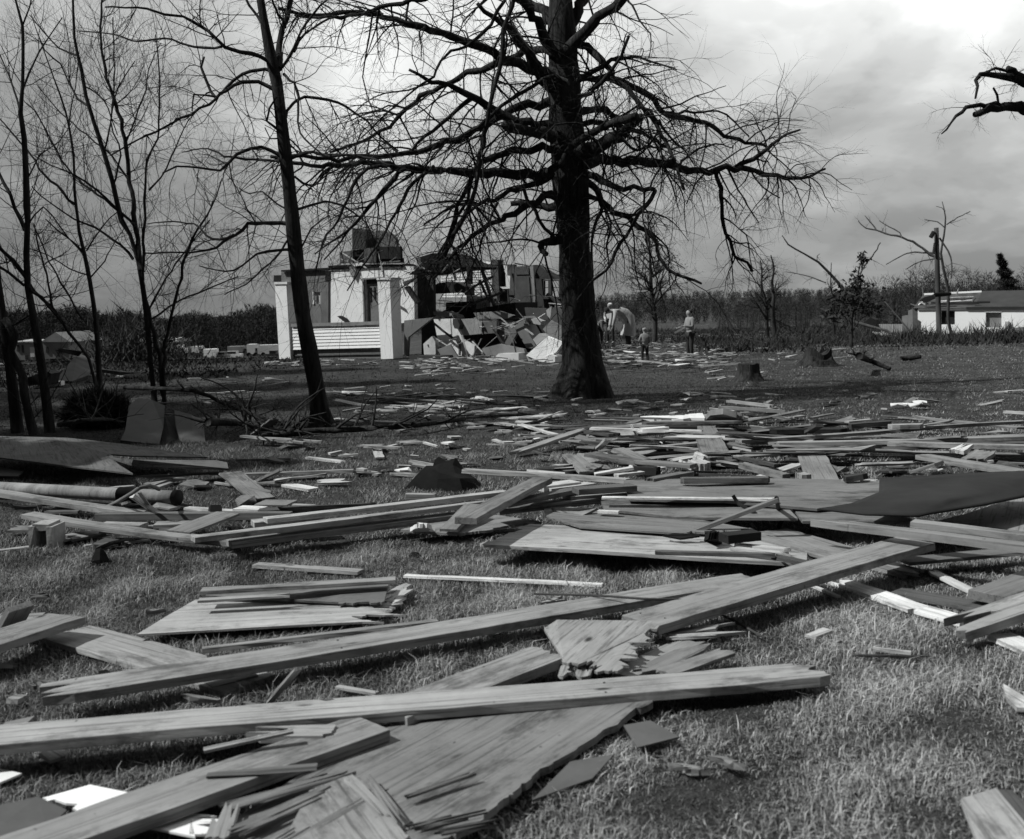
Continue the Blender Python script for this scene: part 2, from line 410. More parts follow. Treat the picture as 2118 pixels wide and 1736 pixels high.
def tree(name, label, group, loc, Y0, trunk, limbs, mat, sides=20, twigs=True, step=0.3, tw=(0.9, 0.012, 2, 4), droop=0.02, up=0.0, lobefn=None, density=1.0, cat='tree', rmin=0.004):
    """trunk [(space,x,y,r_in_space_px,ddepth)], limbs [[(space,x,y)...], r0, r1, d0, d1]"""
    root = empty(name, loc, label, cat, group)
    def conv(s, x, y, r, dy):
        px, py = S(s, x, y); p = at(px, py, Y0+dy); return p, r*SP[s][2]/F*(Y0+dy)
    P = []; Rr = []
    for q in trunk:
        p, r = conv(*q); P.append(p); Rr.append(r)
    P, Rr = resample(P, Rr, step); T = Tubes()
    Rr = [r*(1+0.04*math.sin(i*1.7)+random.uniform(-.03, .03)) for i, r in enumerate(Rr)]
    T.add(P, Rr, sides, lobefn, cap=True); T.build('trunk', mat, root)
    for li in limbs:
        pts, r0, r1, d0, d1 = li[:5]; n = len(pts); P = []; Rr = []
        kinky = li[5] if len(li) > 5 else 1.0
        for i, q in enumerate(pts):
            t = i/(n-1); s = q[0]; dy = d0 + (d1-d0)*t + random.uniform(-.12, .12)*kinky*(0 if i == 0 else 1)
            p, r = conv(s, q[1], q[2], r0*(1-t)+r1*t, dy); P.append(p); Rr.append(max(r, rmin))
        P, Rr = resample(P, Rr, step*0.6); T = Tubes()
        jit = [Vector((random.gauss(0, 1), random.gauss(0, 1), random.gauss(0, 1)))*min(0.022, 0.5*Rr[i])*(i > 0) for i in range(len(P))]
        P = [a+b for a, b in zip(P, jit)]; Rr = [r*random.uniform(.88, 1.12) for r in Rr]
        T.add(P, Rr, 8 if Rr[0] > 0.04 else 6, cap=True)
        if twigs:
            tot = sum((P[i+1]-P[i]).length for i in range(len(P)-1)); k = int(tot*density*3.0)
            for _ in range(k):
                f = random.random()**0.75; i = min(len(P)-2, max(1, int(f*(len(P)-1)))); t = (P[i+1]-P[i]).normalized()
                side = t.cross(Vector((random.gauss(0, 1), random.gauss(0, .7), random.gauss(0, 1)))).normalized()
                L, r, lv, kd = tw
                twig(T, P[i], t*0.5+side, L*random.uniform(0.5, 1.3), min(Rr[i]*0.5, r*random.uniform(.7, 1.2)), lv, droop, up, kd)
        T.build('limb', mat, root)
    return root
# ------------------------------------------------------------------ big tree
def flare(th, P):
    z = P[:, 2:3]-zg(P[0][0], P[0][1]); k = np.clip(1-(z-P[:, 2].min())/1.3, 0, 1) if False else np.clip(1-(P[:, 2:3]-P[:, 2].min())/1.2, 0, 1)
    return 1 + 0.16*k*np.sin(5*th+1)[None, :] + 0.07*k*np.sin(9*th)[None, :] + 0.03*np.sin(3*th[None, :]+P[:, 2:3]*1.5) + 0.012*np.sin(13*th[None, :]+P[:, 2:3]*2.0)
def big_tree():
    Y0 = G(1205, 822).y
    z = 'Z2'
    tr = [('D', 1206, 838, 68, 0), ('D', 1206, 815, 59, 0), ('D', 1207, 790, 51, 0), ('D', 1206, 750, 43, 0), ('D', 1202, 700, 37.5, 0), (z, 1427, 1640, 96, 0), (z, 1412, 1450, 93, 0),
          (z, 1400, 1250, 94, 0), (z, 1390, 1120, 100, 0), (z, 1385, 1030, 110, 0), (z, 1378, 900, 98, 0), (z, 1365, 700, 94, 0), (z, 1355, 450, 88, 0), (z, 1345, 250, 84, 0), (z, 1335, 60, 70, 0), (z, 1328, -150, 62, .2), (z, 1318, -500, 50, .3), (z, 1310, -900, 36, .5), (z, 1300, -1300, 18, .8)]
    def L(p, r0, r1, d0, d1, k=1.0): return [[(z, a, b) for a, b in p], r0, r1, d0, d1, k]
    li = [
     L([(1290, 425), (1200, 405), (1100, 370), (1000, 340), (930, 300), (850, 262), (700, 215), (580, 182), (450, 140), (330, 100), (240, 75), (100, 70), (-100, 95), (-300, 50)], 34, 8, -.3, -2.2),
     L([(560, -10), (420, 20), (300, 45), (180, 70), (0, 100), (-200, 90)], 15, 7, -2.8, -2.0),
     L([(1290, 310), (1240, 290), (1170, 290), (1080, 320), (970, 370), (830, 410), (700, 470), (600, 530), (500, 580), (400, 670), (340, 730), (230, 800), (100, 850), (0, 880)], 24, 6, -.2, 1.6),
     L([(1280, 720), (1200, 710), (1050, 690), (930, 640), (860, 580), (780, 530), (680, 490), (580, 470), (520, 430), (455, 405)], 30, 7, -.3, -1.2, .6),
     L([(1290, 790), (1200, 770), (1100, 750), (1000, 722)], 34, 26, -.4, -1.4, .4),
     L([(1280, 585), (1200, 600), (1100, 620), (1000, 650), (880, 730), (740, 800), (560, 860), (400, 895), (200, 900), (0, 930), (-150, 905), (-350, 910)], 26, 9, .2, -1.6),
     L([(1270, 1010), (1150, 1005), (1020, 1000), (900, 1000), (750, 990), (600, 980), (450, 985), (330, 955), (200, 930), (0, 960), (-150, 950), (-300, 920)], 32, 9, -.3, -2.3),
     L([(1300, 860), (1220, 850), (1150, 860), (1050, 880), (950, 900), (870, 930), (820, 1010), (790, 1100), (740, 1200), (700, 1320), (650, 1450), (600, 1600)], 25, 7, -.2, -1.4),
     L([(1310, 1140), (1240, 1145), (1150, 1180), (1060, 1230), (1000, 1260), (880, 1330), (780, 1400), (700, 1480), (600, 1610)], 24, 7, -.2, -1.8),
     L([(1310, 1190), (1230, 1180), (1150, 1175), (1050, 1180)], 24, 14, .2, .4),
     L([(1260, 1030), (1150, 1065), (1000, 1130), (860, 1180), (760, 1170), (650, 1230), (540, 1300)], 18, 5, -.3, -1.2),
     L([(1240, 1010), (1290, 960), (1370, 890), (1450, 810), (1560, 750), (1640, 715), (1700, 690), (1780, 680)], 20, 22, -.75, -1.9, .3),
     L([(1440, 890), (1500, 860), (1560, 830), (1640, 800), (1700, 770), (1750, 715), (1790, 665)], 52, 22, -.2, -1.3, .4),
     L([(1450, 955), (1500, 935), (1560, 920), (1700, 935), (1850, 935), (2000, 970), (2110, 985), (2193, 990), (2343, 970), (2453, 990), (2573, 1020), (2693, 1035), (2793, 1010), (2863, 975)], 34, 6, -.2, 1.2),
     L([(2343, 970), (2450, 910), (2530, 870), (2560, 830), (2640, 780), (2720, 755)], 15, 5, .8, .4),
     L([(1470, 1000), (1530, 1030), (1600, 1060), (1750, 1090), (1880, 1100)], 24, 12, -.3, -1.2, .4),
     L([(1880, 1100), (1850, 1160), (1790, 1230), (1740, 1310), (1680, 1400), (1600, 1560), (1520, 1620), (1430, 1736)], 13, 7, -1.2, -1.6, .4),
     L([(1350, 320), (1420, 250), (1480, 190), (1520, 130), (1600, 70), (1700, -20), (1800, -140)], 34, 24, -.6, -1.6, .5),
     L([(1390, 150), (1430, 60), (1480, -10), (1540, -120)], 30, 22, 0, .6),
     L([(1430, 240), (1520, 300), (1620, 420), (1750, 560), (1880, 720), (1960, 870), (2010, 1000), (2040, 1100)], 22, 5, .2, -1.4),
     L([(1430, 470), (1500, 430), (1560, 400), (1630, 355), (1700, 340), (1800, 330), (1900, 370), (2000, 400)], 18, 4, -.3, -1.6),
     L([(1430, 450), (1600, 455), (1750, 500), (1850, 560), (1950, 660), (2117, 700), (2250, 760), (2400, 820), (2500, 840), (2530, 870)], 22, 7, .2, 1.8),
     L([(1440, 650), (1540, 630), (1600, 640), (1650, 680), (1700, 700)], 22, 14, -.1, .9),
     L([(1440, 715), (1600, 710), (1750, 760), (1850, 790), (1960, 870), (2000, 960), (2050, 1100)], 16, 4, .2, 1.6),
     L([(1290, 500), (1240, 450), (1200, 400), (1130, 300), (1080, 230), (1000, 150), (950, 100), (850, 30)], 44, 10, -.2, -1.0, .5),
     L([(1290, 300), (1240, 220), (1200, 130), (1150, 60), (1070, -20), (1000, -100)], 32, 20, -.2, -.9),
     L([(1290, 120), (1240, 80), (1180, 40), (1090, -5), (950, -60)], 30, 20, .1, 1.2),
     L([(1065, -20), (1030, 90), (1010, 180), (990, 330), (950, 480), (930, 600), (890, 760), (870, 900), (850, 1050), (800, 1200), (720, 1350), (660, 1500)], 13, 12, -1.8, -1.6, .5),
     L([(1020, -30), (930, 130), (850, 230), (780, 270), (700, 300), (640, 350), (600, 440), (520, 500), (440, 560), (300, 680), (180, 800)], 11, 4, -1.2, -2.2),
     L([(1330, 1385), (1260, 1400), (1220, 1420), (1232, 1470)], 26, 14, -.2, -1.0, .2),
     L([(1120, 1090), (1180, 1220), (1240, 1320), (1300, 1390)], 9, 11, -.9, -.7, .2),
     L([(1480, 1130), (1560, 1150), (1580, 1200), (1540, 1280), (1510, 1400), (1520, 1600)], 16, 5, -.2, -.9),
     L([(1470, 1040), (1530, 1080), (1580, 1160), (1650, 1220), (1720, 1245), (1780, 1300), (1860, 1350), (1890, 1400), (1900, 1480), (1950, 1550), (2050, 1600), (2150, 1645)], 20, 7, .1, -1.3),
     L([(2233, 990), (2263, 1090), (2268, 1290), (2313, 1400), (2343, 1490), (2400, 1520), (2443, 1570)], 13, 8, .7, .4, .4),
     L([(430, 980), (360, 1040), (300, 1100), (230, 1200), (100, 1330), (0, 1400), (-90, 1470)], 13, 4, -1.6, -2.0),
     L([(330, 960), (180, 1000), (100, 1150), (50, 1270), (-40, 1400), (-80, 1560)], 12, 4, -1.9, -2.3),
     L([(400, 985), (340, 1080), (180, 1250), (60, 1400), (-30, 1500)], 11, 4, -1.9, -1.2),
     L([(600, 960), (450, 1100), (380, 1230), (300, 1380), (180, 1550), (100, 1680)], 11, 4, -1.4, -2.6),
     L([(820, 1010), (790, 1150), (700, 1350), (620, 1500), (560, 1700)], 12, 4, -1.6, -1.0),
     L([(860, 1180), (800, 1230), (740, 1300), (700, 1420), (560, 1560)], 10, 4, -1.0, -1.9),
     L([(970, 1170), (900, 1330), (840, 1500), (780, 1640)], 8, 3, -1.2, -1.9),
     L([(830, 560), (730, 640), (640, 720), (550, 790), (470, 860)], 14, 7, -1.3, -1.7, .4),
     L([(1370, 470), (1300, 440), (1180, 490), (1100, 540), (990, 610), (900, 700), (740, 800)], 12, 8, -.8, -1.0),
     L([(1430, 560), (1500, 540), (1560, 480), (1620, 410), (1680, 330), (1720, 210)], 14, 8, -.6, -1.2),
     L([(1780, 620), (1850, 640), (1900, 720), (1850, 830), (1770, 910)], 9, 6, -1.0, -.4),
     L([(1650, 720), (1740, 860), (1830, 850), (1920, 860)], 9, 5, -.9, -.2),
     L([(1900, 690), (1960, 790), (2040, 860), (2110, 960)], 9, 3, .8, 1.4), L([(2020, 960), (2100, 880), (2230, 830), (2330, 860)], 8, 3, .8, 1.6),
     L([(1940, 650), (2050, 650), (2150, 650), (2250, 640), (2330, 700), (2420, 790)], 8, 4, .9, 1.7), L([(1700, 500), (1800, 620), (1860, 780), (1950, 950)], 9, 3, .5, -.8),
     L([(2300, 980), (2360, 1100), (2480, 1290)], 7, 2.5, .6, .3), L([(2430, 985), (2500, 1080), (2600, 1145)], 6, 2.5, .8, .7), L([(2193, 990), (2120, 1050), (2060, 1180)], 6, 2.5, .6, .2),
     L([(2530, 870), (2600, 930), (2700, 1020), (2780, 1080)], 5, 2, .6, .9), L([(1700, 930), (1780, 1040), (1820, 1120)], 6, 3, .2, -.4), L([(1560, 1150), (1620, 1280), (1600, 1420), (1620, 1550)], 8, 4, -.4, -.9),
    ]
    tree('broad_bare_tree', 'broad dark bare tree with broken limbs in the middle of the lawn', 'broken trees in the yard', G(1206, 825), Y0, tr, li, BARK, sides=40, step=0.22, tw=(1.35, 0.0165, 2, 4), droop=0.12, lobefn=flare, density=1.6, rmin=.009)
big_tree()

def left_trees():
    z = 'Z1'
    def L(p, r0, r1, d0, d1, k=1.0, s='Z1'): return [[(s, a, b) if len((a, b)) == 2 else (a, b) for a, b in p], r0, r1, d0, d1, k]
    Y0 = G(668, 882).y
    tr = [('D', 669, 892, 36, 0), ('D', 666, 872, 23, 0), ('D', 662, 848, 19, 0), ('D', 655, 800, 17, 0), ('D', 640, 720, 16.3, 0), ('D', 627, 655, 16, 0), ('D', 611, 520, 15, 0), ('D', 603, 440, 14.5, 0),
          (z, 1660, 1000, 37, 0), (z, 1640, 830, 35, 0), (z, 1620, 650, 34, 0), (z, 1600, 480, 33, 0), (z, 1570, 350, 31, 0), (z, 1540, 200, 26, 0), (z, 1505, 0, 23, 0), (z, 1480, -200, 19, .2), (z, 1450, -600, 11, .3)]
    li = [L([(1560, 360), (1500, 320), (1400, 305), (1300, 270), (1250, 220), (1170, 150), (1050, 100), (950, 85), (850, 50), (600, 40)], 13, 5, 0, -1),
      L([(1280, 270), (1180, 280), (1050, 250), (950, 220), (800, 240), (650, 200), (450, 180)], 8, 3, -.4, .4),
      L([(1600, 420), (1540, 400), (1450, 420), (1350, 460), (1280, 540)], 11, 8, 0, .3), L([(1590, 520), (1500, 465), (1400, 475), (1300, 520), (1250, 570), (1150, 630), (1000, 710), (900, 760), (750, 830), (640, 900)], 13, 4, 0, -.8),
      L([(1250, 570), (1190, 470), (1165, 390), (1180, 330)], 9, 6, -.2, 0), L([(1250, 560), (1120, 550), (1110, 640)], 6, 4, -.2, -.6),
      L([(1640, 910), (1560, 870), (1450, 850), (1370, 890), (1270, 980), (1150, 970), (1020, 960), (940, 1000)], 12, 4, 0, -1), L([(1650, 935), (1500, 925), (1300, 900), (1200, 860), (1050, 880)], 9, 3, 0, 1),
      L([(1680, 1295), (1560, 1290), (1440, 1290), (1350, 1360), (1200, 1450), (1100, 1460), (830, 1460)], 13, 4, 0, -1), L([(1350, 1360), (1270, 1390), (1190, 1360), (1150, 1310), (1000, 1280), (850, 1295)], 9, 3, -.4, .4),
      L([(1700, 1440), (1550, 1450), (1480, 1470), (1400, 1540), (1300, 1570), (1150, 1535)], 9, 3, 0, -.8), L([(1690, 1350), (1600, 1480), (1520, 1550), (1420, 1640), (1300, 1700)], 7, 3, 0, .8),
      L([(1600, 745), (1545, 700), (1555, 620), (1600, 560)], 8, 5, 0, -.3, .3), L([(1650, 680), (1690, 600), (1760, 568), (1900, 575), (2000, 620), (2117, 700), (2200, 790), (2300, 870)], 10, 4, 0, .9),
      L([(1610, 400), (1600, 290), (1640, 120), (1690, 0), (1720, -150)], 20, 14, 0, .5), L([(1630, 390), (1700, 280), (1740, 180), (1850, 30), (1980, -60)], 9, 5, 0, -.5), L([(1640, 430), (1700, 480), (1725, 560), (1720, 700), (1760, 800), (1860, 890)], 9, 4, 0, -1),
      L([(1680, 915), (1780, 880), (1900, 900), (2100, 905), (2250, 960)], 11, 5, 0, -1), L([(1510, 130), (1440, 30), (1400, -50)], 9, 6, 0, .2), L([(1720, 1210), (1800, 1180), (1880, 1165), (1980, 1190), (2117, 1290), (2160, 1400)], 9, 3, 0, .9),
      L([(1700, 300), (1760, 200), (1900, 110), (2050, 90), (2180, 60)], 8, 3, .2, 1), L([(1650, 160), (1600, 60), (1560, -40)], 8, 5, 0, -.8), L([(1740, 1430), (1800, 1320), (1900, 1240)], 6, 3, 0, -.7),
      L([(1700, 1020), (1800, 1080), (1900, 1000), (2030, 950)], 7, 3, 0, .7), L([(1650, 800), (1560, 800), (1530, 740)], 5, 3, 0, -.4), L([(1700, 1240), (1600, 1180), (1520, 1110), (1440, 1120), (1380, 1090)], 6, 2.5, 0, .8)]
    tree('leaning_bare_tree', 'slender bare tree leaning left, in front of the wrecked porch', 'broken trees in the yard', G(668, 885), Y0, tr, li, BARK2, sides=22, step=0.2, tw=(0.95, 0.0105, 2, 4), droop=0.04, lobefn=flare, density=1.9, rmin=.005)
    SG = 'saplings and young trees on the left'
    # three stemmed tree
    Y0 = G(320, 838).y
    def up(name, label, base, Y0, tr, li, **k): return tree(name, label, SG, G(*base), Y0, tr, li, BARK2, sides=10, step=0.25, tw=(1.25, 0.009, 2, 4), droop=0.0, up=0.20, density=2.0, rmin=.005, **k)
    up('multistem_tree', 'bare tree of three stems rising from one foot behind the leaning panels', (320, 838), Y0,
       [('Z4', 1120, 1345, 24, 0), ('Z4', 1100, 1150, 17, 0), ('Z4', 1075, 900, 19, 0), ('Z4', 1060, 700, 20, 0), ('Z4', 1030, 480, 19, 0), ('Z4', 1000, 300, 18, 0), ('Z4', 940, 110, 14, 0), (z, 700, 1270, 16, 0), (z, 650, 1050, 14, 0), (z, 600, 880, 13, 0), (z, 540, 700, 12, 0), (z, 495, 550, 11, 0), (z, 470, 400, 10, 0), (z, 430, 220, 8, 0), (z, 420, -50, 6, 0), (z, 400, -300, 3, 0)],
       [L([(812, 1560), (800, 1430), (780, 1250), (740, 1000), (710, 750), (650, 550), (600, 350), (585, 100), (600, -80)], 17, 5, 0, .6), L([(825, 1620), (828, 1450), (840, 1200), (850, 930), (910, 800), (920, 450), (900, 200)], 10, 3, 0, -.7),
        [[('Z4', 1185, 1345), ('Z4', 1150, 1000), ('Z4', 1090, 750), ('Z4', 1035, 520)], 20, 13, 0, 0.05, .2],
        [[('Z4', 1195, 1330), ('Z4', 1180, 1000), ('Z4', 1220, 750), ('Z4', 1300, 420), ('Z4', 1350, 220), ('Z4', 1450, 30), ('Z4', 1530, -90), ('Z4', 1600, -300)], 15, 4, 0, -.6, .3],
        [[('Z4', 1080, 640), ('Z4', 1200, 420), ('Z4', 1350, 210), ('Z4', 1510, 0)], 8, 4, 0, .6], [[('Z4', 1090, 720), ('Z4', 1300, 580), ('Z4', 1500, 500), ('Z4', 1720, 410)], 8, 4, 0, .8],
        L([(780, 1310), (600, 1150), (420, 1010), (300, 820), (200, 640), (140, 590)], 8, 2.5, 0, .6), L([(700, 1230), (560, 1100), (430, 1010), (300, 960), (200, 900)], 7, 2.5, 0, -.6), L([(770, 1500), (650, 1380), (550, 1310), (430, 1270), (300, 1180), (180, 1080)], 8, 3, 0, -.5),
        L([(520, 620), (450, 570), (400, 480), (350, 370), (260, 290), (180, 80)], 7, 2.5, 0, .6), L([(740, 1040), (650, 900), (500, 780), (350, 650), (220, 500)], 6, 2.5, 0, .7), L([(650, 1080), (700, 900), (640, 700), (690, 500), (780, 350)], 6, 2.5, 0, -.5), L([(440, 320), (340, 280), (250, 180), (170, 90)], 6, 3, 0, .4),
        L([(600, 880), (640, 700), (660, 400), (650, 100)], 6, 3, 0, .4), L([(860, 1100), (930, 1030), (990, 900), (1090, 700), (1180, 600)], 6, 2.5, 0, .5), L([(490, 500), (600, 580), (680, 780)], 5, 3, .1, -.3), L([(720, 850), (800, 640), (840, 520), (860, 400), (930, 250)], 5, 2.5, .1, .6)])
    Y0 = G(206, 815).y
    up('thin_tree', 'thin bare tree right behind the spiky dark bush', (206, 815), Y0,
       [('Z4', 722, 1260, 22, 0), ('Z4', 710, 1000, 20, 0), ('Z4', 690, 720, 17, 0), ('Z4', 650, 450, 16, 0), ('Z4', 610, 250, 14, 0), ('Z4', 570, 80, 12, 0), (z, 450, 1270, 9, 0), (z, 430, 1100, 8, 0), (z, 425, 900, 7, 0), (z, 380, 650, 6, 0), (z, 310, 450, 4, 0), (z, 220, 200, 2.5, 0)],
       [[[('Z4', 620, 270), ('Z4', 540, 170), ('Z4', 430, 80), ('Z4', 330, 0)], 7, 5, 0, .4], L([(430, 1180), (330, 1080), (250, 1000), (150, 860), (0, 690), (-100, 600)], 9, 3, 0, .8), L([(500, 1450), (600, 1300), (700, 1200)], 5, 2.5, 0, -.4),
        [[('Z4', 650, 420), ('Z4', 750, 300), ('Z4', 830, 160), ('Z4', 900, 60)], 6, 2.5, 0, .4], [[('Z4', 640, 400), ('Z4', 500, 350), ('Z4', 350, 260), ('Z4', 200, 200)], 6, 3, 0, -.4], L([(430, 900), (400, 700), (450, 400), (420, 150)], 5, 2, 0, .4)])
    up('crooked_sapling', 'crooked sapling bent left, just left of the spiky dark bush', (200, 812), Y0-.4,
       [('Z4', 695, 1240, 10, 0), ('Z4', 640, 1000, 11, 0), ('Z4', 500, 820, 11, 0), ('Z4', 430, 700, 12, 0), ('Z4', 380, 640, 13, 0), ('Z4', 250, 520, 12, 0), ('Z4', 170, 400, 10, 0), ('Z4', 60, 270, 8, 0), ('Z4', -60, 160, 6, 0)],
       [[[('Z4', 380, 640), ('Z4', 340, 400), ('Z4', 280, 200), ('Z4', 250, 50)], 9, 5, 0, .3], [[('Z4', 600, 720), ('Z4', 440, 450), ('Z4', 330, 250), ('Z4', 240, 20)], 9, 4, -.1, .4]])
    Y0 = G(104, 895).y
    up('young_tree', 'dark young tree with a straight stem at the left, behind the fallen grey panel', (104, 895), Y0,
       [('Z4', 365, 1570, 42, 0), ('Z4', 340, 1350, 34, 0), ('Z4', 300, 1050, 32, 0), ('Z4', 250, 750, 27, 0), ('Z4', 200, 480, 24, 0), ('Z4', 190, 250, 22, 0), ('Z4', 200, 0, 19, 0), (z, 155, 1200, 20, 0), (z, 150, 1000, 17, 0), (z, 140, 800, 15, 0), (z, 118, 650, 13, 0), (z, 130, 500, 10, 0), (z, 130, 150, 8, 0), (z, 90, 0, 6, 0), (z, 60, -200, 4, 0)],
       [L([(145, 1330), (60, 1130), (0, 1000), (-80, 850)], 13, 6, 0, .5), L([(155, 1610), (80, 1500), (0, 1430), (-100, 1380)], 13, 7, 0, -.4), L([(140, 1650), (50, 1580), (0, 1545), (-100, 1500)], 10, 5, 0, .3), L([(125, 560), (200, 350), (280, 220), (360, 100)], 7, 3, 0, .5), L([(115, 640), (70, 480), (0, 320), (-60, 200)], 7, 3, 0, .6),
        [[('Z4', 200, 480), ('Z4', 350, 620), ('Z4', 450, 760)], 13, 5, 0, -.4, .3], L([(160, 1300), (250, 1200), (400, 1380), (480, 1470)], 5, 3, 0, -.5), L([(130, 150), (170, 40), (200, -80)], 6, 3, 0, .3), L([(150, 1050), (230, 900), (340, 820), (420, 700)], 5, 2, 0, .5)])
    Y0 = G(40, 895).y
    up('dark_trunk_tree', 'leaning dark trunk cut off by the left edge', (40, 900), Y0,
       [('Z4', 130, 1560, 46, 0), ('Z4', 90, 1200, 38, 0), ('Z4', 50, 900, 34, 0), ('Z4', 20, 700, 28, 0), ('Z4', -20, 400, 24, 0), ('Z4', -60, 100, 20, 0), ('Z4', -120, -400, 14, 0)],
       [[[('Z4', 250, 1560), ('Z4', 180, 1250), ('Z4', 130, 1050), ('Z4', 70, 850), ('Z4', 20, 720)], 34, 26, -.3, -.1, .2], [[('Z4', 40, 790), ('Z4', 120, 740), ('Z4', 210, 690)], 10, 5, 0, -.3, .3]])
left_trees()

# ------------------------------------------------------------------ evergreen bush, brush, stumps, small trees
def blades(name, P, D, Wd, m, parent=None, cols=None, seed=1):
    """flat slivers from P along D (n,3) with width Wd"""
    r = np.random.default_rng(seed); n = len(P); s = np.cross(D, r.normal(size=(n, 3))); s /= np.linalg.norm(s, axis=1)[:, None]+1e-9
    V = np.stack([P-s*Wd[:, None]/2, P+s*Wd[:, None]/2, P+D], 1).reshape(-1, 3); Fc = np.arange(3*n).reshape(-1, 3)
    return npmesh(name, V, Fc, m, parent, cols=None if cols is None else np.repeat(cols, 3))
LEAFD = plain(0.022, 0.4, 30, .9, .2); LEAFM = plain(0.04, 0.4, 30, .9, .2)
def spiky_bush(px, py, wpx, hpx, label):
    g = G(px, py); k = g.y/F; root = empty('evergreen_bush', g, label, 'bush')
    n = 12000; c = np.array(g) + np.array([0, 0, hpx*k*0.42]); a = rng.normal(size=(n, 3)); a /= np.linalg.norm(a, axis=1)[:, None]
    rr = rng.random(n)**0.4; lump = .85 + 0.32*np.sin(a[:, 0]*6+2)*np.cos(a[:, 2]*5+1)+0.2*np.sin(a[:, 1]*9+a[:, 0]*5)
    P = c + a*rr[:, None]*lump[:, None]*np.array([wpx*k*.5, wpx*k*.4, hpx*k*.5]); P[:, 2] = np.maximum(P[:, 2], g.z)
    D = (a*.5 + rng.normal(size=(n, 3))*.8 + np.array([0, 0, .4]))*0.075
    blades('foliage', P, D, np.full(n, .02), LEAFD, root)
    T = Tubes()
    for i in range(14):
        d = Vector((random.gauss(0, 1), random.gauss(0, 1), 1.2)).normalized(); T.add([g, g+d*wpx*k*.25, g+d*wpx*k*.5+Vector((0, 0, .1))], [.02, .014, .006], 5)
    T.build('stem', BARK2, root)
spiky_bush(205, 885, 138, 78, 'dark spiky evergreen bush behind the fallen grey panel')

def stump(px, py, wpx, hpx, label, jag):
    g = G(px, py); k = g.y/F; n = 26; V = []; Fc = []; hs = [0, .12, .3, .6, 1.0]; top = [random.uniform(1-jag, 1) for _ in range(n)]
    for hi, h in enumerate(hs):
        for i in range(n):
            a = i*2*math.pi/n; r = wpx*k*.5*(0.66 + 0.4*(1-h)**3*(1+.3*math.sin(5*a)) + .03*math.sin(7*a)); V.append(g + Vector((r*math.cos(a), r*math.sin(a), hpx*k*h*(top[i] if h > .5 else 1)-.02)))
    for j in range(len(hs)-1):
        for i in range(n): Fc.append([j*n+i, j*n+(i+1) % n, (j+1)*n+(i+1) % n, (j+1)*n+i])
    V.append(g + Vector((0, 0, hpx*k*(1-jag)*.9))); c = len(V)-1; b = (len(hs)-1)*n
    for i in range(n): Fc.append([b+i, b+(i+1) % n, c])
    o = meshobj('tree_stump', V, Fc, BARK, loc=g); tag(o, label, 'stump', 'tree stumps on the lawn')
stump(1549, 788, 66, 40, 'round cut tree stump at the edge of the lawn, right of the standing man', .08)
stump(1692, 757, 84, 44, 'wide jagged tree stump below the leaning bare sapling', .45)
def small_tree(name, label, px, py, hpx, spread, nl, leafy, lean=0.0, group='small trees beyond the lawn', seed=0, r0=4.0, mat=None, cat='tree', Yd=None, lsize=.07):
    random.seed(seed+100); g = G(px, py) if Yd is None else at(px, py, Yd); k = g.y/F; root = empty(name, g, label, cat, group); H = hpx*k
    P = [g + Vector((lean*H*(i/6)**1.3 + random.uniform(-.02, .02)*H, random.uniform(-.02, .02)*H, H*i/6)) for i in range(7)]; Rr = [r0*k*(1-i/7.5) for i in range(7)]
    P, Rr = resample(P, Rr, H/20); T = Tubes(); T.add(P, Rr, 8); T.build('trunk', mat or BARK2, root)
    T = Tubes(); leaf = [] if leafy else None
    for i in range(nl):
        f = random.uniform(.18, .95); j = int(f*(len(P)-1)); a = random.uniform(0, 6.28); d = Vector((math.cos(a), math.sin(a), random.uniform(.3, 1.2))).normalized()
        twig(T, P[j], d, spread*H*(1.15-f*.8), max(Rr[j]*.5, .35*k), 2, 0, .04, 5, .28, leaf)
    T.build('crown', mat or BARK2, root)
    if leafy and leaf:
        L = np.array([tuple(p) for p in leaf]); idx = rng.integers(0, len(L), min(leafy, 12*len(L))); L = L[idx] + rng.normal(size=(len(idx), 3))*lsize*.8
        blades('foliage', L, rng.normal(size=L.shape)*lsize, np.full(len(L), lsize), LEAFM, root)
    return root
small_tree('leafy_sapling', 'young tree with clustered small leaves behind the searching people', 1352, 708, 265, .36, 26, 1900, -.02, seed=1, r0=5.5, lsize=.085)
small_tree('bare_brush_tree', 'bushy bare tree with a bare snag right of the leafy sapling', 1590, 700, 160, .5, 20, 500, -.12, seed=2, r0=5, lsize=.07)
small_tree('broken_snag', 'straight broken snag beside the bushy bare tree', 1600, 702, 172, .1, 5, 0, -.02, seed=3, r0=6)
small_tree('bare_sapling', 'bare upright sapling above the wide jagged stump', 1723, 705, 160, .26, 14, 0, -.02, seed=4, r0=3.5)
small_tree('brush_tree', 'leafy broken tree with a bent stem left of the utility pole', 1757, 720, 190, .34, 14, 900, .14, seed=5, r0=4.0, lsize=.10)
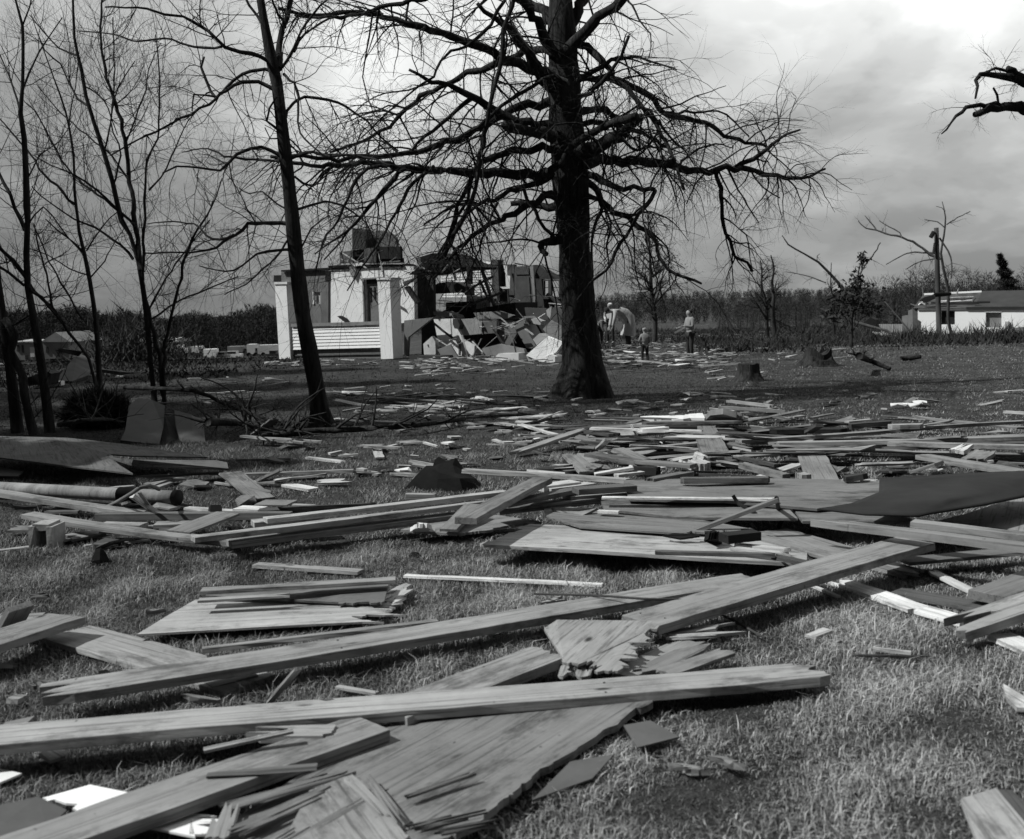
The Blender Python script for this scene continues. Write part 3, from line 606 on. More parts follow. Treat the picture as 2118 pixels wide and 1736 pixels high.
def far_tree_behind_pole():
    Y0 = 84; z = 'Z8'; root_l = 'thin bare broken tree standing right beside the utility pole'
    tree('pole_side_tree', root_l, 'small trees beyond the lawn', at(1968, 696, Y0), Y0,
      [(z, 1525, 1080, 14, 0), (z, 1490, 950, 13, 0), (z, 1490, 720, 13, 0), (z, 1450, 520, 11, 0), (z, 1430, 400, 10, 0), (z, 1455, 250, 8, 0), (z, 1468, 100, 6, 0), (z, 1440, -30, 3, 0)],
      [[[(z, 1430, 440), (z, 1350, 410), (z, 1240, 330), (z, 1110, 270), (z, 980, 235), (z, 900, 210), (z, 810, 190), (z, 750, 135)], 12, 4, 0, 3], [[(z, 1400, 400), (z, 1280, 390), (z, 1150, 400), (z, 980, 490)], 8, 4, 0, 4],
       [[(z, 900, 210), (z, 850, 140), (z, 800, 85)], 6, 3, 2.5, 3], [[(z, 1110, 270), (z, 1090, 230), (z, 1000, 180), (z, 920, 125)], 6, 3, 1, 2], [[(z, 1480, 160), (z, 1560, 110), (z, 1670, 50)], 5, 3, 0, 2], [[(z, 1400, 440), (z, 1250, 470), (z, 1140, 530)], 6, 3, 0, 3],
       [[(z, 1420, 270), (z, 1490, 380), (z, 1520, 480), (z, 1515, 600)], 8, 5, 0, -1], [[(z, 1455, 180), (z, 1400, 140), (z, 1290, 120)], 6, 3, 0, 1], [[(z, 1465, 50), (z, 1440, 20), (z, 1390, 10)], 4, 2, 0, 1]],
      BARKF, sides=8, step=.6, tw=(1.3, 0.02, 1, 3), density=.25, rmin=.02)
    Y1 = 62
    tree('fallen_pale_tree', 'long bare tree leaning up to the left beyond the jagged stump', 'small trees beyond the lawn', at(1835, 760, Y1-12), Y1,
      [(z, 740, 1010, 13, 0), (z, 700, 880, 13, 0), (z, 600, 660, 13, 0), (z, 520, 570, 11, 0), (z, 420, 470, 10, 0), (z, 300, 400, 7, 0), (z, 170, 325, 6, 0), (z, 120, 250, 4, 0)],
      [[[(z, 480, 640), (z, 380, 600), (z, 290, 575), (z, 150, 550)], 6, 3, 0, 2], [[(z, 410, 460), (z, 410, 420), (z, 430, 400)], 4, 2, 0, 1], [[(z, 690, 760), (z, 740, 640), (z, 800, 500), (z, 880, 400), (z, 930, 310)], 8, 5, 0, 3],
       [[(z, 700, 960), (z, 900, 1010), (z, 1100, 1070), (z, 1280, 1085)], 12, 8, 0, -4, .2], [[(z, 1190, 1060), (z, 1060, 900), (z, 960, 790)], 7, 4, 2, 4]],
      BARKF, sides=8, step=.5, tw=(1.2, 0.02, 1, 3), density=.3, rmin=.015)
far_tree_behind_pole()
def big_tree_right_edge():
    z = 'Z3'; Y0 = 26
    tree('edge_tree', 'broken tree reaching in from the upper right edge with drooping leafy tips', 'broken trees in the yard', at(2200, 790, Y0), Y0,
      [('D', 2215, 800, 40, 0), ('D', 2200, 500, 30, 0), (z, 2290, 900, 60, 0), (z, 2220, 500, 50, 0), (z, 2260, 100, 40, 0)],
      [[[(z, 2230, 650), (z, 2117, 640), (z, 2050, 615), (z, 1960, 620), (z, 1900, 640), (z, 1830, 665)], 34, 16, 0, -1, .2], [[(z, 2050, 605), (z, 1950, 610), (z, 1820, 605), (z, 1760, 640), (z, 1700, 710), (z, 1640, 775)], 18, 4, -.4, -1.6, .4],
       [[(z, 2200, 500), (z, 2117, 475), (z, 2050, 455), (z, 1950, 435), (z, 1860, 435), (z, 1840, 500), (z, 1835, 570)], 28, 6, 0, -1, .3], [[(z, 2117, 460), (z, 2070, 430), (z, 2025, 398)], 20, 14, 0, -.6, .2], [[(z, 2050, 420), (z, 1950, 400), (z, 1860, 430)], 10, 6, 0, -1, .2],
       [[(z, 1970, 605), (z, 1955, 550), (z, 1945, 510)], 8, 6, -.5, -.8, .2]], BARK, sides=16, step=.3, tw=(.7, .01, 2, 4), density=.8, droop=.1)
big_tree_right_edge()

# ------------------------------------------------------------------ far woods, brush
def wood_mass(name, pxs, fn_base, hfun, n, tone, seed, strip=60, width=1.0, sl=.10):
    """leafless trees seen together: trunks and twig slivers in one mass"""
    r = np.random.default_rng(seed); Ps = []; Ds = []; Ws = []
    for i in range(n):
        px = r.uniform(*pxs); Yd = fn_base(px, r); k = Yd/F; x = (px-CW/2)*k; z0 = zg(x, Yd); H = hfun(px, r)
        m = strip; h = r.random(m)**.8; a = r.random(m)*6.283; spr = H*.3*np.sin(np.clip(h, .12, 1)*math.pi*.9)
        P = np.stack([x+np.cos(a)*spr*r.random(m), Yd+np.sin(a)*spr*r.random(m), z0+h*H], 1)
        D = np.stack([np.cos(a)*.5, np.sin(a)*.5, r.normal(size=m)*.4+.35], 1)*H*sl*(.5+r.random(m))[:, None]
        Ps.append(P); Ds.append(D); Ws.append(np.full(m, H*.011*width)*(.4+r.random(m)))
        Ps.append(np.array([[x, Yd, z0]])); Ds.append(np.array([[r.normal()*.03*H, 0, H]])); Ws.append(np.array([H*(.035 if sl < .18 else .012)]))
    o = blades(name, np.concatenate(Ps), np.concatenate(Ds), np.concatenate(Ws), material('matte', tone, .4, .3, .95, .1), seed=seed)
    return tag(o, kind='stuff')
o = wood_mass('woods', (-350, 640), lambda px, r: r.uniform(205, 330), lambda px, r: (8.8+1.0*math.sin(px*.012)+.6*math.sin(px*.05))*r.uniform(.7, 1.08), 1300, .026, 3, 330, 1.6); tag(o, 'dark leafless woods along the far side of the valley on the left', 'woods')
o = wood_mass('hill_woods', (560, 2600), lambda px, r: r.uniform(270, 800), lambda px, r: r.uniform(2.2, 5.5), 4200, .035, 4, 110, 3.4, .2); tag(o, 'dark wooded hillside on the horizon behind the wrecked house', 'woods')
o = wood_mass('right_woods', (1490, 2600), lambda px, r: r.uniform(150, 240), lambda px, r: (3.2 + 3.6*sst(1500, 2000, px))*r.uniform(.6, 1.35), 560, .04, 5, 260, .9, .13); tag(o, 'thin twiggy woods on the skyline behind the low white house', 'woods')
def brush(name, label, pxs, Ys, n, hh, tone, seed):
    r = np.random.default_rng(seed); Yd = r.uniform(Ys[0], Ys[1], n); px = r.uniform(pxs[0], pxs[1], n); x = (px-CW/2)*Yd/F
    cl = np.sin(x*1.3+2)*np.sin(Yd*.9)+np.sin(x*.4); z = np.array([zg(a, b) for a, b in zip(x, Yd)]); H = hh*(.4+.6*r.random(n))*(1+.45*cl)
    P = np.stack([x, Yd, z], 1); H = H*np.clip(1+.9*np.sin(x*.37+Yd*.11+seed)*np.sin(x*.13-1), .15, 2.2); D = np.stack([r.normal(size=n)*.6, r.normal(size=n)*.5, .5+r.random(n)], 1)*H[:, None]
    kp = r.random(n) < np.clip((Yd-Ys[0])/(.35*(Ys[1]-Ys[0]))+.35*cl, .03, 1); P, D, Yd, n = P[kp], D[kp], Yd[kp], int(kp.sum())
    o = blades(name, P, D, np.clip(.02+Yd*.0007, 0, .12)*(.6+r.random(n)), plain(tone, .5, 3, .95, .1), seed=seed); return tag(o, label, 'weeds', kind='stuff')
brush('weeds', 'rough dark weeds and low brush on the right behind the lawn', (1440, 2350), (32, 66), 26000, .26, .04, 8)
brush('valley_brush', 'low dark brush across the middle distance behind the debris', (1180, 1870), (62, 190), 26000, .38, .04, 9)
brush('crest_grass', 'short rough grass on the crest left of the wrecked house', (-200, 640), (24, 42), 14000, .07, .04, 10)
def twig_bush(name, label, px, py, wpx, hpx, n, seed, tone=.05):
    r = np.random.default_rng(seed); g = G(px, py); k = g.y/F
    P = np.array(g)+np.stack([r.normal(size=n)*wpx*k*.23, r.normal(size=n)*wpx*k*.2, np.abs(r.normal(size=n))*hpx*k*.32], 1)
    D = np.stack([r.normal(size=n)*.6, r.normal(size=n)*.5, .4+r.random(n)], 1)*hpx*k*.22
    o = blades(name, P, D, np.full(n, .0011*g.y), plain(tone, .4, 4, .9, .1), seed=seed); return tag(o, label, 'bush', 'low bushes in the distance')
twig_bush('bare_bush', 'tangle of bare brush behind the three stemmed tree', 285, 752, 210, 100, 2600, 21)
twig_bush('bare_bush', 'dark brush heap behind the dark trunk at the left edge', 60, 690, 150, 60, 900, 22)
twig_bush('bare_bush', 'brush clump rising above the middle of the wrecked house', 1050, 590, 90, 90, 700, 23)
def conifer():
    g = at(2090, 606, 150); root = empty('conifer', g, 'dark leaning conifer on the skyline above the white house roof', 'tree', 'small trees beyond the lawn')
    H = 5.2; n = 5000; h = rng.random(n); a = rng.random(n)*6.283; r = ((1-h)*1.7+.15)*rng.random(n)**.6*(.75+.35*np.sin(h*26))
    P = np.array(g)+np.stack([np.cos(a)*r-h*1.6, np.sin(a)*r, h*H], 1); D = (np.stack([np.cos(a)*.5, np.sin(a)*.5, .15+0*h], 1)+rng.normal(size=(n, 3))*.3)*.5
    blades('foliage', P, D, np.full(n, .10), LEAFD, root); T = Tubes(); T.add([g-Vector((0, 0, 2)), g+Vector((-1.6, 0, H))], [.2, .05], 6); T.build('trunk', BARKF, root)
conifer()


def evergreen(x, y, H, rad, seed):  # unseen row added to cast shade over the left lawn
    r = np.random.default_rng(seed); g = Vector((x, y, zg(x, y))); root = empty('added_shade_tree', g, 'unseen evergreen added for shade beyond the left edge, %s of the row' % ['nearest the camera', 'second', 'third', 'fourth', 'farthest'][seed-60], 'tree', 'row of added shade evergreens beyond the left edge')
    T = Tubes(); T.add([g, g+Vector((0, 0, H*.5)), g+Vector((0, 0, H))], [.22, .13, .02], 9); 
    tips = []
    for i in range(90):
        h = .12+.86*(i/90); L = rad*(1.05-h)*r.uniform(.75, 1.15); a = i*2.4+r.uniform(-.3, .3); p = g+Vector((0, 0, H*h)); e = p+Vector((math.cos(a)*L, math.sin(a)*L, -L*.18)); T.add([p, e], [.035, .008], 4); tips.append((p, e))
    T.build('trunk', BARK, root); P = []; D = []
    for p, e in tips:
        m = 420; f = r.random(m)**.7; q = np.array(p)[None]*(1-f[:, None])+np.array(e)[None]*f[:, None]; L = (e-p).length; q += r.normal(size=(m, 3))*np.array([.16, .16, .09])*L*.7
        P.append(q); D.append(r.normal(size=(m, 3))*.11)
    P = np.concatenate(P); blades('foliage', P, np.concatenate(D), np.full(len(P), .07), LEAFD, root)
for i, q in enumerate(((-10.5, 9.3, 9.5, 2.8), (-12.5, 12.4, 13.5, 3.2), (-14.5, 16.0, 16.5, 3.6), (-16.5, 20.0, 17.5, 3.8), (-19, 24.0, 18.0, 3.8))): evergreen(*q, 60+i)
# ------------------------------------------------------------------ wrecked house (front turned a little to the left)
HA = R(33); hu = Vector((math.cos(HA), -math.sin(HA), 0)); hv = Vector((math.sin(HA), math.cos(HA), 0)); HO = G(800, 744)
def hp(zx, zy, k=0.0, s='Z5'):
    r = ray(*S(s, zx, zy)); o = HO + hv*k; t = (o-CAMLOC).dot(hv)/r.dot(hv); return CAMLOC + r*t
house = empty('wrecked_house', HO, 'storm-wrecked white house with its roof torn off and two porch pillars left standing', 'house')
HM = Matrix((hu, hv, Vector((0, 0, 1)))).transposed().to_4x4()
def hslab(name, pts, k, t, m, parent=house, s='Z5', label=None, holes=None, top=False):
    a = [hp(x, y, k, s) for x, y in pts]; b = [p + hv*t for p in a]; n = len(a)
    M = HM.copy(); M.translation = sum(a, Vector())/n
    o = meshobj(name, a+b, [list(range(n)), list(range(2*n-1, n-1, -1))] + [[i, i+n, (i+1) % n+n, (i+1) % n] for i in range(n)], m, parent=parent, frame=M); fix_normals(o)
    if label: o['label'] = label
    return o
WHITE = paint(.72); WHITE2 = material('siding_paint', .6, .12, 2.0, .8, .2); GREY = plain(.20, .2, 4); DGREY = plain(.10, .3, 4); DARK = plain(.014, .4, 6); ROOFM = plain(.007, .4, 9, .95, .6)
def clap(pts, k, rows, m, s='Z5', parent=house, t=.02):
    """clapboards: each course a tilted board, one mesh"""
    (x0, y0), (x1, y1), (x2, y2), (x3, y3) = pts; V = []; Fc = []
    for i in range(rows):
        f0, f1 = i/rows, (i+1)/rows
        A = hp(x0+(x3-x0)*f0, y0+(y3-y0)*f0, k, s); B = hp(x1+(x2-x1)*f0, y1+(y2-y1)*f0, k, s); C_ = hp(x1+(x2-x1)*f1, y1+(y2-y1)*f1, k-t, s); D_ = hp(x0+(x3-x0)*f1, y0+(y3-y0)*f1, k-t, s)
        b = len(V); A2 = A+hv*.1; B2 = B+hv*.1; C2 = C_+hv*.12; D2 = D_+hv*.12; V += [A, B, C_, D_, A2, B2, C2, D2]
        Fc += [[b, b+1, b+2, b+3], [b+3, b+2, b+6, b+7], [b+4, b+5, b+1, b], [b+5, b+6, b+2, b+1], [b+7, b+4, b, b+3], [b+7, b+6, b+5, b+4]]
    M = HM.copy(); M.translation = V[0]
    o = meshobj('clapboard_wall', V, Fc, m, parent=parent, frame=M); fix_normals(o); return o
# pillars
def pillar(x0, x1, yt, x2, x3, yb, depth):
    o = hslab('porch_pillar', [(x0, yt), (x1, yt-2), (x3, yb-4), (x2, yb)], 0, depth, WHITE); 
    hslab('pillar_cap', [(x0-8, yt-20), (x1+8, yt-24), (x1+8, yt-2), (x0-8, yt)], -.03, depth+.06, WHITE2)
pillar(175, 285, 692, 221, 329, 1446, .36); pillar(1162, 1281, 650, 1198, 1315, 1412, .42)
# parapet
clap([(345, 1103), (1180, 1080), (1192, 1300), (345, 1322)], .08, 7, WHITE)
hslab('parapet_cap', [(330, 1072), (1178, 1048), (1178, 1079), (330, 1101)], .02, .32, GREY)
hslab('foundation', [(335, 1324), (1196, 1304), (1200, 1412), (335, 1436)], .14, .3, material('brick', .13, .3))
hslab('foundation_ledge', [(335, 1372), (1196, 1356), (1196, 1366), (335, 1384)], .10, .1, DGREY)
# main wall with door opening
k = 1.9
hslab('front_wall', [(690, 560), (1180, 530), (1188, 627), (1022, 637), (1036, 1110), (690, 1120)], k, .16, WHITE)
hslab('front_wall', [(1180, 530), (1400, 516), (1510, 520), (1512, 600), (1520, 1050), (1196, 1090), (1188, 627)], k+.003, .16, WHITE)
hslab('shaded_porch_wall', [(240, 600), (690, 575), (690, 760), (240, 775)], k-.05, .16, plain(.16, .2, 3)); hslab('shaded_porch_wall', [(240, 775), (535, 762), (535, 1110), (240, 1110)], k-.05, .16, plain(.13, .25, 3))  # porch wall lies in shadow, painted in as a darker grey
hslab('shaded_porch_wall', [(620, 760), (690, 758), (690, 1110), (620, 1110)], k-.05, .16, plain(.13, .2, 3)); hslab('shaded_porch_wall', [(535, 885), (620, 880), (620, 1110), (535, 1110)], k-.047, .16, plain(.15, .2, 3))
win = hslab('window', [(538, 765), (552, 764), (552, 884), (538, 885)], k-.08, .05, WHITE2); hslab('pane', [(556, 768), (612, 765), (612, 880), (556, 882)], k+.02, .01, plain(.5, .1, 2, .3), parent=house)
door = hslab('door', [(1060, 690), (1175, 682), (1180, 1080), (1068, 1085)], k+.08, .05, plain(.17, .1, 3))
M0 = DARK
def sub(name, pts, kk, t, m): return hslab(name, pts, kk, t, m, parent=door)
sub('pane', [(1086, 722), (1102, 721), (1106, 858), (1090, 859)], k+.06, .03, M0); sub('pane', [(1126, 718), (1142, 717), (1146, 828), (1130, 829)], k+.06, .03, M0)
hslab('door_frame', [(1016, 632), (1205, 622), (1205, 636), (1018, 646)], k-.05, .06, GREY); hslab('door_frame', [(1016, 646), (1030, 645), (1040, 1085), (1028, 1086)], k-.05, .06, GREY)
hslab('hallway_shade', [(1000, 600), (1220, 590), (1230, 1100), (1010, 1110)], k+1.0, .05, DARK)  # black sheet draws the unlit inside behind the door
# porch beam and ceiling edge
hslab('porch_beam', [(236, 575), (660, 560), (660, 665), (240, 690)], .1, .25, plain(.15, .25, 5)); hslab('porch_beam', [(165, 605), (236, 603), (236, 668), (165, 668)], .12, .2, DARK)
hslab('eave_board', [(236, 554), (720, 530), (720, 548), (236, 572)], 0, .5, DARK)
hslab('roof_deck', [(690, 512), (860, 505), (1390, 492), (1420, 520), (1180, 524), (690, 548)], 1.84, 2.6, ROOFM)
hslab('torn_trim', [(920, 495), (1000, 483), (1030, 492), (985, 512), (940, 520)], 1.8, .05, WHITE2); hslab('torn_trim', [(1060, 486), (1380, 492), (1395, 500), (1100, 500)], 1.8, .05, GREY)
hslab('torn_panel', [(890, 520), (960, 540), (930, 640), (900, 590)], 1.8, .03, GREY)
hslab('brick_pier', [(235, 655), (345, 650), (345, 1440), (300, 1440)], .5, .1, GREY)
# second storey wreck
hslab('attic_wall', [(795, 378), (925, 368), (925, 480), (805, 492)], 2.2, .1, DGREY); hslab('attic_wall', [(1035, 345), (1150, 338), (1150, 480), (1035, 486)], 2.25, .1, plain(.08, .3, 4))
hslab('attic_wall', [(925, 440), (1400, 440), (1400, 486), (925, 488)], 2.35, .1, ROOFM)
hslab('opening_shade', [(920, 362), (1036, 358), (1036, 468), (920, 474)], 2.4, .1, DARK); hslab('opening_shade', [(1150, 330), (1382, 328), (1388, 448), (1150, 446)], 2.3, .1, DARK)  # black slabs draw the unlit openings of the upper wall
# curved chair and headboard left on the upper floor
def arch(name, x0, x1, yb, yt, k_, t, m, label, cat, shape='round'):
    pts = [(x0, yb)]; n = 12
    for i in range(n+1):
        f = i/n; a = math.pi*(1-f)
        yy = yb - (yb-yt)*(0.45+0.55*math.sin(a)**0.7) if shape == 'round' else yb-(yb-yt)*(1-.5*f**2)
        pts.append((x0+(x1-x0)*f, yy))
    pts.append((x1, yb)); return pts
o = hslab('armchair', arch('', 920, 1048, 356, 150, 0, 0, 0, '', '', 'slope'), 2.3, .7, plain(.045, .3, 5), parent=None); tag(o, 'dark curved-back armchair standing on the open upper floor', 'armchair')
o = hslab('headboard', arch('', 1044, 1345, 334, 172, 0, 0, 0, '', ''), 2.8, .12, plain(.14, .3, 5), parent=None); tag(o, 'grey arched headboard standing on the open upper floor', 'headboard')
# right hand interior
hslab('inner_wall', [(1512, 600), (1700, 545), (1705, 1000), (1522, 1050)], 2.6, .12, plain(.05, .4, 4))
hslab('collapsed_roof', [(1465, 600), (1560, 520), (1530, 440), (1700, 390), (1880, 470), (2010, 520), (1990, 540), (1700, 560)], 1.6, 1.6, ROOFM)
hslab('fascia', [(1690, 512), (2015, 512), (2015, 526), (1690, 528)], 1.5, .1, DARK)
hslab('post', [(2020, 520), (2062, 520), (2062, 690), (2022, 690)], 1.5, .1, DARK)
z = 'Z6'
def h6(name, pts, k_, t, m, label=None, parent=house): return hslab(name, pts, k_, t, m, s='Z6', label=label, parent=parent)
clap([(575, 235), (800, 228), (815, 640), (575, 640)], 6.0, 14, WHITE2, s='Z6')
clap([(220, 400), (520, 370), (540, 640), (240, 640)], 6.2, 9, WHITE2, s='Z6')
h6('corner_post', [(798, 204), (880, 206), (880, 264), (798, 262)], 5.6, .3, plain(.09, .3, 4)); h6('corner_post', [(800, 264), (880, 264), (900, 620), (815, 620)], 5.62, .25, plain(.07, .3, 4))
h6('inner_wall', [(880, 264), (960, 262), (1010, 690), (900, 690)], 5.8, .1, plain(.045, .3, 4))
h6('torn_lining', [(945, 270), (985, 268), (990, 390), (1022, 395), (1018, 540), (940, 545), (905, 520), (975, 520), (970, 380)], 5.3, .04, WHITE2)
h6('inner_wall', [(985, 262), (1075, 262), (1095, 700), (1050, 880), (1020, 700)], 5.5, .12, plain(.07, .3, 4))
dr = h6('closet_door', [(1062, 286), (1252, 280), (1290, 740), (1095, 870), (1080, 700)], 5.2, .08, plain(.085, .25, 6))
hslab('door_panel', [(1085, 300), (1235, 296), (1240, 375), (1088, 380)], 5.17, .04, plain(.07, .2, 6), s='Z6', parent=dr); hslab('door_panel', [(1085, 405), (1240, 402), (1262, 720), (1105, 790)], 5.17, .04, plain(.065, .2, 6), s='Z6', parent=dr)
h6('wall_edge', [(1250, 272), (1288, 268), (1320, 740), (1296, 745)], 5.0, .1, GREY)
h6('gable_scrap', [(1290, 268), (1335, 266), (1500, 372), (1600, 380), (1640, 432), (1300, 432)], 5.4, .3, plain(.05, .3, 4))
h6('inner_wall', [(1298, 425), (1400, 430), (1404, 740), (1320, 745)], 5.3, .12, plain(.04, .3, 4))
wf = h6('window', [(1400, 436), (1640, 436), (1640, 452), (1400, 452)], 5.2, .1, plain(.05, .2, 4))
for a in ([(1400, 452), (1412, 452), (1412, 640), (1400, 640)], [(1462, 452), (1496, 452), (1496, 640), (1462, 640)], [(1584, 452), (1600, 452), (1600, 640), (1584, 640)]): hslab('mullion', a, 5.2, .1, plain(.05, .2, 4), s='Z6', parent=wf)
hslab('sash_bar', [(1412, 524), (1584, 524), (1584, 534), (1412, 534)], 5.23, .04, plain(.08, .2, 4), s='Z6', parent=wf); hslab('window_sill', [(1400, 636), (1640, 636), (1640, 660), (1400, 660)], 5.1, .2, plain(.05, .2, 4), s='Z6', parent=wf)
h6('low_wall', [(1400, 660), (1660, 660), (1660, 790), (1400, 760)], 5.3, .15, plain(.05, .3, 4))
h6('curved_arch', [(150, 500), (200, 475), (300, 460), (420, 475), (500, 520), (505, 620), (470, 560), (400, 590), (290, 590), (140, 600)], 3.4, .5, plain(.035, .4, 5))
clap([(518, 620), (785, 622), (795, 745), (525, 880)], 3.8, 7, WHITE2, s='Z6')
h6('wall_top', [(540, 626), (765, 628), (770, 655), (545, 658)], 3.3, .5, WHITE)
h6('void_shade', [(570, 790), (800, 745), (1085, 700), (1085, 890), (570, 890)], 3.2, 1.2, plain(.02, .3, 4)); h6('void_shade', [(280, 700), (520, 690), (520, 890), (280, 880)], 3.3, 1, plain(.02, .3, 4))  # near-black slabs paint the shade of the gaps under the floor
h6('void_shade', [(480, 1060), (1200, 1040), (1330, 1280), (620, 1290), (490, 1150)], 3.0, 1.2, plain(.018, .3, 4)); h6('void_shade', [(0, 920), (140, 900), (200, 1250), (0, 1320)], 2.6, .6, plain(.03, .4, 4))
h6('floor_edge', [(700, 868), (1180, 885), (1180, 925), (700, 905)], 2.8, .2, plain(.06, .3, 4)); h6('void_shade', [(1080, 870), (1640, 780), (1640, 1260), (1200, 1280)], 3.6, .8, plain(.03, .4, 4))
# loose wreckage around the house (each thing its own object)
WG = 'wreckage heaped around the house'
def loose(name, label, cat, pts, k_, t, tone, s='Z6', m=None):
    o = hslab(name, pts, k_, t, m or plain(tone, .15, 4, .7), s=s, parent=None); return tag(o, label, cat, WG)
loose('stair_wall', 'white stepped stair panel standing left of the floating grey drawer unit', 'panel', [(140, 895), (385, 885), (400, 980), (485, 1130), (612, 1200), (606, 1312), (430, 1322), (200, 1200)], 2.0, .08, .7)
for lb, pts, kk, tn in (('broad pale wall slab fallen flat behind the grey drawer unit', [(600, 820), (900, 800), (1060, 850), (980, 890), (640, 885)], 2.2, .17),
   ('tilted grey wall slab right of the dark cellar gap', [(880, 960), (1060, 930), (1100, 1060), (1020, 1200), (900, 1150)], 1.9, .13), ('pale broken slab under the tipped cabinet', [(700, 1230), (900, 1180), (1180, 1240), (1200, 1300), (860, 1320), (690, 1300)], 1.0, .2),
   ('white slab standing on edge at the left of the rubble', [(20, 1180), (120, 1090), (190, 1210), (150, 1330), (30, 1320)], 1.3, .45), ('dark slab leaning against the wall end of the ruin', [(1190, 760), (1440, 770), (1460, 900), (1210, 880)], 2.6, .06)):
    loose('fallen_slab', lb, 'wall slab', pts, kk, .12, tn)
loose('wallboard', 'dark trimmed white board end under the stair panel', 'panel', [(430, 1140), (445, 1135), (440, 1310), (425, 1312)], 1.9, .06, .1)
b1 = loose('drawer_unit', 'light grey drawer unit jammed above the dark cellar gap', 'cabinet', [(400, 893), (650, 888), (668, 920), (695, 925), (692, 1062), (480, 1082)], 1.7, .9, .26)
hslab('side_panel', [(694, 922), (868, 915), (866, 1055), (694, 1064)], 1.75, .8, plain(.10, .2, 4), s='Z6', parent=b1)
loose('rolled_rug', 'dark rolled rug hanging at the end of the light grey drawer unit', 'rug', [(362, 890), (410, 895), (440, 960), (430, 1010), (380, 1000), (360, 950)], 1.5, .3, .04)
loose('square_board', 'square grey board leaning at the foot of the stair panel', 'board', [(182, 1243), (330, 1186), (442, 1362), (410, 1390), (300, 1402), (265, 1380)], .8, .05, .16)
loose('tipped_cabinet', 'tall grey cabinet tipped over left of the big white box', 'cabinet', [(1078, 990), (1180, 860), (1210, 880), (1180, 960), (1320, 1200), (1272, 1232), (1210, 1225)], 1.4, .6, .14)
loose('cabinet_back', 'dark grey cabinet back leaning beside the tipped cabinet', 'board', [(1150, 985), (1225, 930), (1350, 1060), (1290, 1115), (1250, 1110)], 2.1, .1, .07)
loose('box_lid', 'short pale box lid above the tipped cabinet', 'board', [(1225, 905), (1300, 878), (1390, 915), (1370, 962), (1290, 945)], 1.6, .2, .33)
loose('leaning_sheet', 'large mid grey panel leaning on the broad tree trunk', 'panel', [(1400, 1010), (1490, 905), (1640, 985), (1632, 1160), (1500, 1120)], 1.0, .06, .2)
loose('standing_sheet', 'dark grey panel standing above the leaning grey panel by the trunk', 'panel', [(1480, 890), (1520, 760), (1560, 745), (1660, 830), (1660, 985)], 1.5, .08, .075)
loose('striped_scrap', 'pale torn wall piece left of the dark panel', 'panel', [(1440, 790), (1500, 745), (1490, 900), (1450, 850)], 1.7, .06, .3)
b2 = loose('white_cabinet', 'big white cabinet lying tilted, its sunlit top and shaded sides put into the tones', 'cabinet', [(1208, 1312), (1452, 1092), (1632, 1165), (1560, 1270), (1400, 1398)], .5, .12, .8)
hslab('side', [(1285, 1128), (1358, 1060), (1452, 1090), (1330, 1192)], .8, .5, plain(.32, .1, 4), s='Z6', parent=b2); hslab('lower_side', [(1208, 1315), (1400, 1400), (1400, 1430), (1250, 1410)], .55, .3, plain(.3, .1, 4), s='Z6', parent=b2)  # sides painted greyer than the top to show shade
loose('white_carton', 'small white carton at the foot of the broad tree trunk', 'box', [(1440, 1322), (1490, 1300), (1542, 1325), (1540, 1442), (1500, 1440), (1438, 1415)], .4, .4, .62)
loose('white_mattress', 'white slab lying flat left of the big white cabinet', 'mattress', [(840, 1340), (890, 1290), (1120, 1286), (1120, 1366), (950, 1366)], .7, .5, .6)
loose('white_crate', 'low pale crate under the white slab', 'crate', [(690, 1352), (945, 1368), (945, 1424), (700, 1410)], .5, .4, .38)
loose('grey_crate', 'grey crate right of the low pale crate', 'crate', [(948, 1372), (1180, 1370), (1180, 1450), (960, 1440)], .45, .4, .2)
loose('fallen_plank', 'grey plank fallen below the big white cabinet', 'board', [(1180, 1420), (1500, 1440), (1480, 1470), (1180, 1450)], .2, .2, .15)
loose('black_plank', 'black charred plank leaning off the white front wall', 'board', [(1420, 722), (1455, 708), (1560, 860), (1530, 880)], 1.0, .12, .02, s='Z5')
loose('porch_junk', 'grey wall board standing right of the near porch pillar', 'board', [(1420, 1040), (1700, 1010), (1460, 1200), (1450, 1380), (1420, 1370)], 1.6, .1, .15, s='Z5')
loose('floor_mat', 'flat dark floor panel right of the near porch pillar', 'panel', [(1460, 1380), (1780, 1380), (1790, 1440), (1480, 1430)], .3, .7, .04, s='Z5')
loose('rolled_pipe', 'thick pale rolled carpet lying over the broken floor', 'carpet', [(130, 805), (270, 803), (400, 850), (420, 880), (300, 870), (140, 845)], 2.6, .35, .22)
loose('parapet_junk', 'dark paddle-shaped scrap lying on the porch parapet', 'board', [(775, 1000), (800, 994), (850, 1020), (880, 1055), (850, 1058)], .1, .1, .02, s='Z5')
